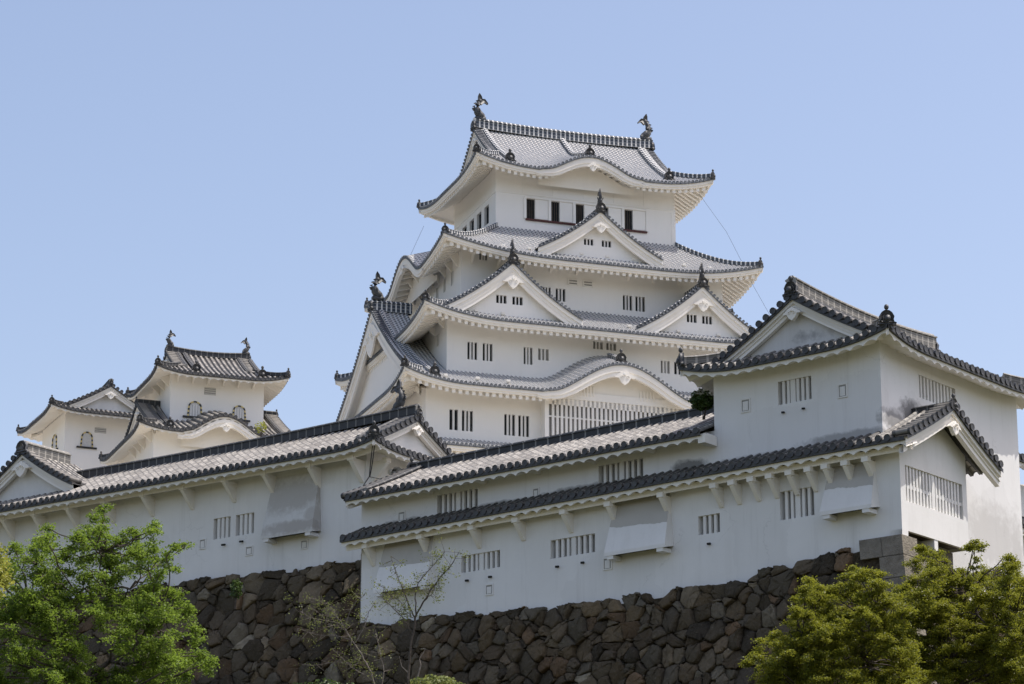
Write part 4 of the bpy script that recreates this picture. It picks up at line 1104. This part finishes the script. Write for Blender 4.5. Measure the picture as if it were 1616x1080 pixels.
tp = [(24.6, 20.98), (23.1, 20.97), (18.4, 20.8), (11.9, 20.52), (6.3, 20.55), (4.3, 20.8), (1.6, 21.05), (.4, 21.2), (-.9, 21.3)]
def topT(t):
    for (a, za), (b, zb) in zip(tp, tp[1:]):
        if b <= t <= a: return za + (zb - za) * (t - a) / (b - a)
    return tp[0][1] if t > tp[0][0] else tp[-1][1]
swT, P3T = stone_wall('stone_wall', 'dark rough stone wall with squared corner blocks under the two-tier gallery', (TX, TY, 9.0), TTH, XW(-.42), -.85, 24.15, topT, 11.0, .30, .52, 3, cut_corner=lambda x, y: x < 1.0 and y > 13)
# squared corner blocks
cbm = MB(); cbm.tint = []; z = 21.3; k = 0; rr = random.Random(5)
while z > 12:
    h = rr.uniform(.62, .85); L = 1.75 if k % 2 == 0 else 1.0; S_ = 1.0 if k % 2 == 0 else 1.7
    zt_, zb_ = z, z - h + .025
    def C(t, s, zz): f = .30 * (21.3 - zz); return (-.42 - f - .03 + s, -.88 - f * .8 + t, zz)
    cuts = [0, L] if k else [0, .85, 1.75]
    for a, b in zip(cuts[:-1], cuts[1:]):
        V = [C(a + .0, 0, zb_), C(b - .025, 0, zb_), C(b - .025, 0, zt_), C(a, 0, zt_), C(a, S_, zb_), C(b - .025, S_, zb_), C(b - .025, S_, zt_), C(a, S_, zt_)]
        nf = len(cbm.f); cbm.add(V, [(0, 1, 2, 3), (4, 5, 6, 7), (0, 1, 5, 4), (3, 2, 6, 7), (0, 3, 7, 4), (1, 2, 6, 5)])
        g = rr.uniform(.85, 1.2); cbm.tint += [(.25 * g, .225 * g, .18 * g)] * (len(cbm.f) - nf)
    z -= h; k += 1
cbm.build('corner_blocks', m_stone, swT)
stone_wall('stone_wall', 'stone wall under the lattice bay on the sunny right side of the corner', (TX, TY, 9.0), TTH, XS(-.5), .6, 16, lambda t: 20.75 if t < 4 else 19.6, 11.0, .28, .60, 9)
stone_wall('stone_wall', 'brown stone wall under the left gallery, partly behind the green tree', (BX, BY, 12.0), BTH, XW(-.12), -3.5, 24, lambda t: 24.43 + .02 * t * (t > 4) - .012 * max(0, t - 4) ** 1.2 * 0, 13.0, .30, .58, 11)

# ============================================================ FAR RIGHT WALL
fw = thing('plaster_wall', 'short white plaster wall with tiled coping at the right edge beyond the turret', 'wall', (TX, TY, 17.0), TTH)
mb = MB(); mb.box(XS(.9), 10.3, 26, 0, .5, 17, 23.5); mb.build('wall', m_wornw, fw)
RF = Roof(.36, True)
ts, pp = tile_sheet(RF, XS(.35), 9.95, 26, lambda t: .8, lambda t, d: 23.7 + .5 * d, 4); eave(RF, XS(.35), ts, pp, 9.95, 26, lambda t: .8, lambda t, d: 23.7 + .5 * d, .5)
ridge(RF.r, [(9.95, 1.15, 24.05), (26, 1.15, 24.05)], .25, .3); RF.build(fw)
f2 = thing('turret', 'white turret wall with projecting tiled eave at the far right edge of the picture', 'turret', (TX, TY, 17.0), TTH)
mb = MB(); mb.box(XS(2.2), 11.2, 22, 0, 6, 17, 26.1); mb.build('wall', m_white, f2)
RF = Roof(.36, True)
ts, pp = tile_sheet(RF, XS(1.3), 10.7, 22, lambda t: 3, lambda t, d: 26.75 + .5 * d, 4); eave(RF, XS(1.3), ts, pp, 10.7, 22, lambda t: 3, lambda t, d: 26.75 + .5 * d, .9); RF.build(f2)
mb = MB(); mb.box(XS(1.3), 9.95, 10.9, -.15, 3, 26.2, 27.1); mb.box(XS(1.3), 10.1, 10.9, .0, 3, 25.8, 26.2); mb.box(XS(1.3), 10.25, 10.9, .2, 3, 25.4, 25.8); mb.build('corbel', m_soff, f2)

# ============================================================ GROUND
def hz(x, y):
    z = -1.6
    def st(a, b, v): s = max(0, min(1, (v - a) / (b - a))); return s * s * (3 - 2 * s)
    z += 12.4 * st(30, 90, y) + 6.0 * st(98, 128, y - .9 * (x < -2) * 4) + 31.5 * st(132, 212, y) * (1 - st(70, 160, abs(x)))
    z -= 28 * st(270, 420, y)
    return z + .5 * math.sin(x * .13) * math.cos(y * .11) * st(35, 60, y)
gx = [-3000, -1200, -500, -260] + list(range(-180, 181, 6)) + [260, 500, 1200, 3000]
gy = [-600, -200, -60] + list(range(-12, 420, 4)) + [500, 800, 1500, 4000]
mb = MB(); mb.grid([[(x, y, hz(x, y)) for x in gx] for y in gy])
gr = mb.build('ground', m_ground, None, smooth=True); gr['kind'] = 'structure'

# ============================================================ VEGETATION
def wp(u, v, D):
    """point at pixel-of-the-photo (u, v) and horizontal distance D, used to place plants at their true distance"""
    p = R_(16); x = (u - 808) / 4600; yv = (540 - v) / 4600
    r = Vector((x, math.cos(p) - yv * math.sin(p), math.sin(p) + yv * math.cos(p)))
    return r * (D / math.hypot(r.x, r.y))

def leaf_mesh(name, P, Nrm, size, tint, mat, parent, seed=0, asp=.55):
    """one mesh of small diamond leaves, numpy built"""
    g = np.random.default_rng(seed); n = len(P)
    Nrm = Nrm / np.linalg.norm(Nrm, axis=1, keepdims=True)
    a = np.cross(Nrm, g.normal(size=(n, 3))); a /= np.linalg.norm(a, axis=1, keepdims=True)
    b = np.cross(Nrm, a)
    s = size * g.uniform(.6, 1.3, (n, 1))
    droop = Nrm * s * .18
    V = np.stack([P - a * s * .5, P + b * s * asp * .5 + droop, P + a * s * .5 - droop, P - b * s * asp * .5 + droop], 1).reshape(-1, 3)
    off = parent['_z'] if '_z' in parent else 0.
    V = V - np.array([parent.location.x, parent.location.y, off])
    me = bpy.data.meshes.new(name); me.vertices.add(4 * n); me.vertices.foreach_set('co', V.astype(np.float32).ravel())
    me.loops.add(4 * n); me.loops.foreach_set('vertex_index', np.arange(4 * n, dtype=np.int32))
    me.polygons.add(n); me.polygons.foreach_set('loop_start', np.arange(0, 4 * n, 4, dtype=np.int32)); me.polygons.foreach_set('loop_total', np.full(n, 4, dtype=np.int32))
    me.update(calc_edges=True); me.materials.append(mat)
    ca = me.color_attributes.new('tint', 'FLOAT_COLOR', 'CORNER')
    c = np.ones((n, 4, 4), dtype=np.float32); c[:, :, 0] = tint[:, None]; ca.data.foreach_set('color', c.ravel())
    o = bpy.data.objects.new(name, me); COL.objects.link(o); o.parent = parent; o['_z'] = off
    return o

def tree(name, label, cat, base, forks, lobes, leafsize, mat, nleaf, spray=1.0, flat=.5, seed=1, bark=None, group=None, trunk=.14, tuft=26, droop=.25):
    """base point; forks = main limb junctions; lobes = (centre, (rx,ry,rz), sprays)"""
    rr = random.Random(seed); g = np.random.default_rng(seed)
    root = thing(name, label, cat, tuple(base), 0, group)
    wood = MB(); off = base
    def L(v): return (v.x - base.x, v.y - base.y, v.z)
    def wob(a, b, n, amp):
        out = []
        for i in range(n + 1):
            s = i / n; p = a.lerp(b, s)
            if 0 < i < n: p = p + Vector((rr.gauss(0, amp), rr.gauss(0, amp), rr.gauss(0, amp)))
            out.append(p)
        return out
    nodes = [(Vector(base), trunk)]
    for f in forks:
        src = min(nodes, key=lambda q: (q[0] - f).length + (0 if q[0].z < f.z else 50))
        pts = wob(src[0], f, 6, .06); r1 = src[1] * .62
        wood.tube([L(p) for p in pts], [src[1] * .9 + (r1 - src[1] * .9) * i / 6 for i in range(7)], 7)
        nodes.append((f, r1)); nodes.append((pts[3], src[1] * .75))
    Ps, Ns, Ts = [], [], []
    tot = sum(l[2] for l in lobes)
    for c, rad, ns in lobes:
        src = min(nodes, key=lambda q: (q[0] - c).length + (0 if q[0].z < c.z + .2 else 5))
        pts = wob(src[0], c, 6, .05); r0 = max(.018, src[1] * .5)
        wood.tube([L(p) for p in pts], [r0 + (.012 - r0) * i / 6 for i in range(7)], 5)
        inner = [p for p in pts[2:]]
        lt = rr.uniform(-.12, .12)
        for k in range(ns):
            while True:
                v = Vector((rr.uniform(-1, 1), rr.uniform(-1, 1), rr.uniform(-1, 1)))
                if .25 < v.length < 1: break
            q = c + Vector((v.x * rad[0], v.y * rad[1], v.z * rad[2]))
            s0 = min(inner, key=lambda p: (p - q).length)
            di = (q - s0); ln = di.length
            if ln < .05: continue
            m = s0.lerp(q, .5) + Vector((0, 0, .12 * ln))
            tip = q + di.normalized() * .15 * spray + Vector((0, 0, -.05))
            wood.tube([L(s0), L(m), L(q), L(tip)], [.013, .009, .006, .003], 4, cap=False)
            # leaf tufts along the outer part of the twig
            nl = int(nleaf / tot * rr.uniform(.6, 1.4)); s = g.uniform(.35, 1.08, nl)[:, None]
            A, M_, B = np.array(s0), np.array(m), np.array(tip)
            X = (1 - s) ** 2 * A + 2 * s * (1 - s) * M_ + s * s * B
            wd = spray * (.20 - .12 * np.abs(s - .6))
            X = X + g.normal(size=(nl, 3)) * wd * np.array([1, 1, flat]); X[:, 2] -= droop * spray * np.linalg.norm((X - ((1 - s) ** 2 * A + 2 * s * (1 - s) * M_ + s * s * B))[:, :2], axis=1) * .6
            Ps.append(X); N_ = g.normal(size=(nl, 3)) * .55 + np.array([0, 0, 1.0]); Ns.append(N_)
            Ts.append(np.clip(g.normal(.45 + lt + rr.uniform(-.15, .15), .2, nl), 0, 1))
    wd_ = wood.build('trunk', bark or m_bark, root)
    leaf_mesh('crown', np.concatenate(Ps), np.concatenate(Ns), leafsize, np.concatenate(Ts), mat, root, seed)
    return root

def at(D, *l): return [wp(u, v, D + (w[0] if (w := rest) else 0)) for (u, v, *rest) in l]

# left tree --------------------------------------------------------
D = 66.0; sc = D / 4600
def lob(D, l, seed):
    rr = random.Random(seed); out = []
    for (u, v, ru, rv, n) in l: out.append((wp(u, v, D + rr.uniform(-1.3, 1.3)), (ru * D / 4600, ru * 1.1 * D / 4600, rv * D / 4600), n))
    return out
def fill(D, poly, n, r, seed, dz=1.6, sprays=9, sq=.62, gap=.62):
    """lobes spread through a crown whose side view has this outline"""
    rr = random.Random(seed); out = []; us = [p[0] for p in poly]; vs = [p[1] for p in poly]; pts = []; tries = 0
    def inside(x, y):
        c = False
        for (x0, y0), (x1, y1) in zip(poly, poly[1:] + poly[:1]):
            if (y0 > y) != (y1 > y) and x < (x1 - x0) * (y - y0) / (y1 - y0) + x0: c = not c
        return c
    def edge(x, y):
        b = 1e9
        for (x0, y0), (x1, y1) in zip(poly, poly[1:] + poly[:1]):
            L = (x1 - x0) ** 2 + (y1 - y0) ** 2; s = max(0, min(1, ((x - x0) * (x1 - x0) + (y - y0) * (y1 - y0)) / max(L, 1e-6)))
            b = min(b, math.hypot(x - x0 - s * (x1 - x0), y - y0 - s * (y1 - y0)))
        return b
    while len(pts) < n and tries < 60000:
        tries += 1; x, y = rr.uniform(min(us), max(us)), rr.uniform(min(vs), max(vs))
        if not inside(x, y): continue
        e = edge(x, y)
        if e < 5: continue
        R_l = min(r * rr.uniform(.75, 1.2), e * 1.0 + 4)
        if any(math.hypot(x - a, (y - b) * 1.4) < gap * min(R_l, q) for a, b, q in pts): continue
        pts.append((x, y, R_l))
    for x, y, q in pts:
        k = D / 4600; out.append((wp(x, y, D + rr.uniform(-dz, dz)), (q * k, q * k * 1.2, q * k * sq), max(3, int(sprays * (q / r) ** 1.5))))
    return out
PL = [(-40, 860), (20, 860), (60, 828), (92, 822), (112, 842), (138, 822), (160, 793), (186, 800), (200, 832), (232, 812), (264, 826), (250, 856), (292, 846), (316, 858), (300, 886), (272, 892), (300, 902), (330, 925), (322, 948), (300, 955), (326, 985), (318, 1005), (345, 1035), (368, 1058), (340, 1072), (300, 1066), (270, 1120), (-40, 1120)]
tree('broadleaf_tree', 'bright green leafy tree in front of the left gallery at the lower left', 'tree', wp(150, 1330, D), [wp(150, 1120, D), wp(110, 1010, D), wp(200, 1030, D + .4), wp(120, 940, D), wp(205, 930, D), wp(165, 870, D), wp(255, 960, D - .3), wp(50, 960, D + .5)],
     fill(D, PL, 150, 38, 4, 1.8, 9, .55, .46), .07, m_leafL, 72000, spray=.40, flat=.6, seed=4, trunk=.16)
# hanging yellow-green branch at the left edge
D = 40.0
tree('yellow_green_tree', 'yellow-green leafy branch reaching in at the left edge', 'tree', wp(-420, 1500, D), [wp(-300, 1100, D), wp(-120, 880, D), wp(-60, 840, D)],
     lob(D, [(-8, 872, 22, 22, 9), (-6, 905, 16, 28, 9), (-14, 935, 16, 16, 6), (-60, 860, 40, 30, 14), (-120, 900, 70, 50, 26)], 8), .06, m_leafY, 5200, spray=.4, flat=.9, seed=8, trunk=.14)
# right trees --------------------------------------------------------
D = 72.0
P1 = [(1400, 930), (1425, 915), (1430, 878), (1448, 852), (1470, 842), (1486, 872), (1512, 900), (1524, 880), (1530, 850), (1540, 836), (1550, 862), (1556, 890), (1570, 880), (1580, 864), (1600, 878), (1612, 905), (1650, 900), (1660, 1130), (1400, 1130), (1380, 1000)]
tree('maple_tree', 'olive-green maple whose sprigs rise highest against the sunlit white wall', 'tree', wp(1470, 1400, D), [wp(1470, 1160, D), wp(1500, 1040, D), wp(1420, 1050, D), wp(1550, 1000, D), wp(1440, 960, D), wp(1530, 930, D), wp(1600, 980, D)],
     fill(D, P1, 190, 31, 21, 2.0, 9, .55, .46), .056, m_leafR, 200000, spray=.38, flat=.5, seed=21, trunk=.15)
D = 68.0
P2 = [(1175, 1038), (1196, 1008), (1235, 990), (1258, 950), (1262, 905), (1272, 886), (1288, 912), (1305, 925), (1330, 902), (1350, 890), (1396, 902), (1402, 925), (1440, 945), (1450, 1130), (1180, 1130), (1190, 1070)]
tree('maple_tree', 'broad olive-green maple covering the rough stone wall, left of the taller maple', 'tree', wp(1330, 1420, D), [wp(1330, 1180, D), wp(1300, 1050, D), wp(1360, 1040, D), wp(1260, 1030, D), wp(1390, 980, D)],
     fill(D, P2, 170, 31, 33, 2.0, 9, .55, .5), .055, m_leafR, 170000, spray=.38, flat=.5, seed=33, trunk=.14)
# sparse sapling in the middle -----------------------------------------
def sapling(name, label, cat, D, stems, leafsize, mat, nper, seed, bark, spread=.10, wscale=1.0):
    rr = random.Random(seed); g = np.random.default_rng(seed)
    base = wp(*stems[0][0], D); root = thing(name, label, cat, tuple(base), 0)
    wood = MB(); Ps = []
    for st in stems:
        r0, r1 = st[-1]; dz = rr.uniform(-.5, .5) if st is not stems[0] else 0
        pts = [wp(u, v, D + (dz * i / len(st))) for i, (u, v) in enumerate(st[:-1])]
        # smooth resample
        P = []
        for i in range(len(pts) - 1):
            for k in range(4):
                s = k / 4; p = pts[i].lerp(pts[i + 1], s) + Vector((rr.gauss(0, .012), rr.gauss(0, .012), rr.gauss(0, .012))) * (k > 0); P.append(p)
        P.append(pts[-1]); n = len(P)
        wood.tube([(p.x - base.x, p.y - base.y, p.z) for p in P], [(r0 + (r1 - r0) * i / (n - 1)) * wscale for i in range(n)], 6)
        if nper and r0 < .05:
            for p in P[n // 3:]:
                for _ in range(2):
                    q = p + Vector((rr.gauss(0, .22), rr.gauss(0, .22), rr.gauss(0, .18)))
                    wood.tube([(p.x - base.x, p.y - base.y, p.z), (q.x - base.x, q.y - base.y, q.z)], [.007, .003], 4, cap=False)
                    k = max(1, int(rr.expovariate(1 / nper))); Ps.append(np.array(q) + g.normal(size=(k, 3)) * spread)
    wood.build('trunk', bark, root)
    P_ = np.concatenate(Ps); leaf_mesh('crown', P_, g.normal(size=(len(P_), 3)) * .7 + np.array([0, 0, .8]), leafsize, np.clip(g.normal(.5, .25, len(P_)), 0, 1), mat, root, seed)
    return root
sapling('sapling', 'slender sapling with sparse new leaves against the white wall of the two-tier gallery', 'young tree', 92.0,
    [[(640, 1200), (643, 1090), (648, 1020), (655, 975), (.05, .035)], [(655, 975), (668, 950), (692, 915), (712, 892), (724, 872), (.032, .008)], [(655, 975), (645, 955), (636, 930), (625, 905), (617, 878), (.028, .006)],
     [(650, 1000), (643, 985), (628, 968), (612, 952), (600, 940), (.022, .006)], [(657, 972), (655, 945), (660, 920), (675, 902), (690, 885), (702, 872), (.026, .006)], [(636, 930), (628, 945), (615, 940), (606, 925), (.014, .005)],
     [(668, 950), (680, 940), (686, 925), (694, 905), (.016, .005)], [(645, 955), (650, 975), (640, 965), (622, 930), (.012, .005)]], .075, m_leafS, 7, 5, m_bark, .085)
sapling('shrub', 'twiggy half-bare shrub in front of the stone wall where the two galleries meet', 'shrub', 96.0,
    [[(600, 1200), (596, 1100), (585, 1060), (572, 1035), (555, 1010), (540, 985), (.045, .014)], [(590, 1075), (565, 1060), (545, 1045), (525, 1025), (.02, .008)], [(555, 1010), (530, 1003), (500, 1002), (470, 992), (.018, .006)],
     [(540, 985), (530, 970), (520, 955), (498, 945), (.014, .005)], [(545, 990), (552, 965), (562, 950), (575, 940), (.014, .005)], [(572, 1035), (560, 1050), (530, 1045), (490, 1050), (.016, .005)], [(560, 1015), (575, 990), (582, 965), (592, 950), (.016, .005)],
     [(600, 1100), (606, 1060), (598, 1020), (590, 990), (.016, .005)], [(540, 985), (515, 980), (490, 975), (465, 960), (.012, .005)], [(555, 1010), (545, 995), (520, 985), (500, 965), (.012, .005)]], .06, m_leafS, 8, 15, m_twig, .10)
# dead stem
mb = MB(); pts = [wp(u, v, 94) for u, v in [(648, 1200), (655, 1085), (664, 1050), (662, 1040), (672, 1024)]]; b0 = pts[0]
mb.tube([tuple(p - b0) for p in pts], [.05, .035, .025, .02, .01], 6)
mb.tube([tuple(wp(u, v, 94) - b0) for u, v in [(645, 1063), (634, 1052), (630, 1036)]], [.02, .014, .008], 5)
o = mb.build('dead_stem', m_twig); o.location = b0; tag(o, 'pale bare broken stem standing beside the sapling', 'dead stem')
# low bushes along the bottom edge
def bush(label, u, v, ru, rv, D, n, ls, mat, seed, fleck_count=0, name='bush', cat='bush', group=None, below=2.0):
    g = np.random.default_rng(seed); c = wp(u, v, D); k = D / 4600
    root = thing(name, label, cat, (c.x, c.y, c.z - rv * k - .1), 0, group)
    P = g.normal(size=(n, 3)); P /= np.linalg.norm(P, axis=1, keepdims=True); rad = g.uniform(.45, 1.0, (n, 1)) ** .6
    lump = 1 + .22 * np.sin(P[:, :1] * 7 + seed) * np.cos(P[:, 2:] * 6)
    X = P * rad * lump * np.array([ru * k, ru * k, rv * k]) + np.array(c)
    cr = leaf_mesh('foliage', X, P * .7 + g.normal(size=(n, 3)) * .5 + np.array([0, 0, .5]), ls, np.clip(g.normal(.45, .2, n), 0, 1), mat, root, seed)
    st = MB(); rr = random.Random(seed)
    for _ in range(6): st.tube([(rr.uniform(-.03, .03), rr.uniform(-.03, .03), root['_z'] - .3), (rr.uniform(-.5, .5) * ru * k, rr.uniform(-.5, .5) * ru * k, c.z + rr.uniform(-.2, .5) * rv * k)], [.02, .006], 4)
    st.build('stem', m_bark, root)
    if fleck_count:
        q = X[(P[:, 2] > .25)][:fleck_count]
        leaf_mesh('flecks', q + np.array([0, 0, .03]), g.normal(size=(len(q), 3)) * .5 + np.array([0, 0, 1.]), ls * 1.1, np.ones(len(q)), m_fleck, root, seed + 1, .9)  # white flecks over the upper foliage
    return root
bush('green bush topped with white blossom tucked between the turret and the gallery roof ridge', 1110, 632, 21, 15, 104.5, 1500, .12, m_leafB, 3, 420)
bush('small yellow-green tuft growing beside the wavy eave of the small keep', 412, 674, 10, 9, 200, 160, .16, m_leafY, 4, name='roof_plant', cat='plant')
bush('small dark plant growing out of the stone wall under the left gallery', 372, 930, 10, 16, 110.5, 400, .10, m_leafB, 5, name='wall_plant', cat='plant')
for i, (u, v, ru, rv, D, m, lb) in enumerate([(520, 1106, 80, 28, 84, m_leafB, 'low dark bush below the twiggy shrub at the bottom edge'), (690, 1088, 46, 20, 82, m_leafS, 'yellow-green bush at the bottom edge beside the sapling')]):
    bush(lb, u, v, ru, rv, D, 2600, .09, m, 40 + i, group='bushes at the foot of the wall')

# clean helper properties
for o in bpy.data.objects:
    if '_z' in o: del o['_z']
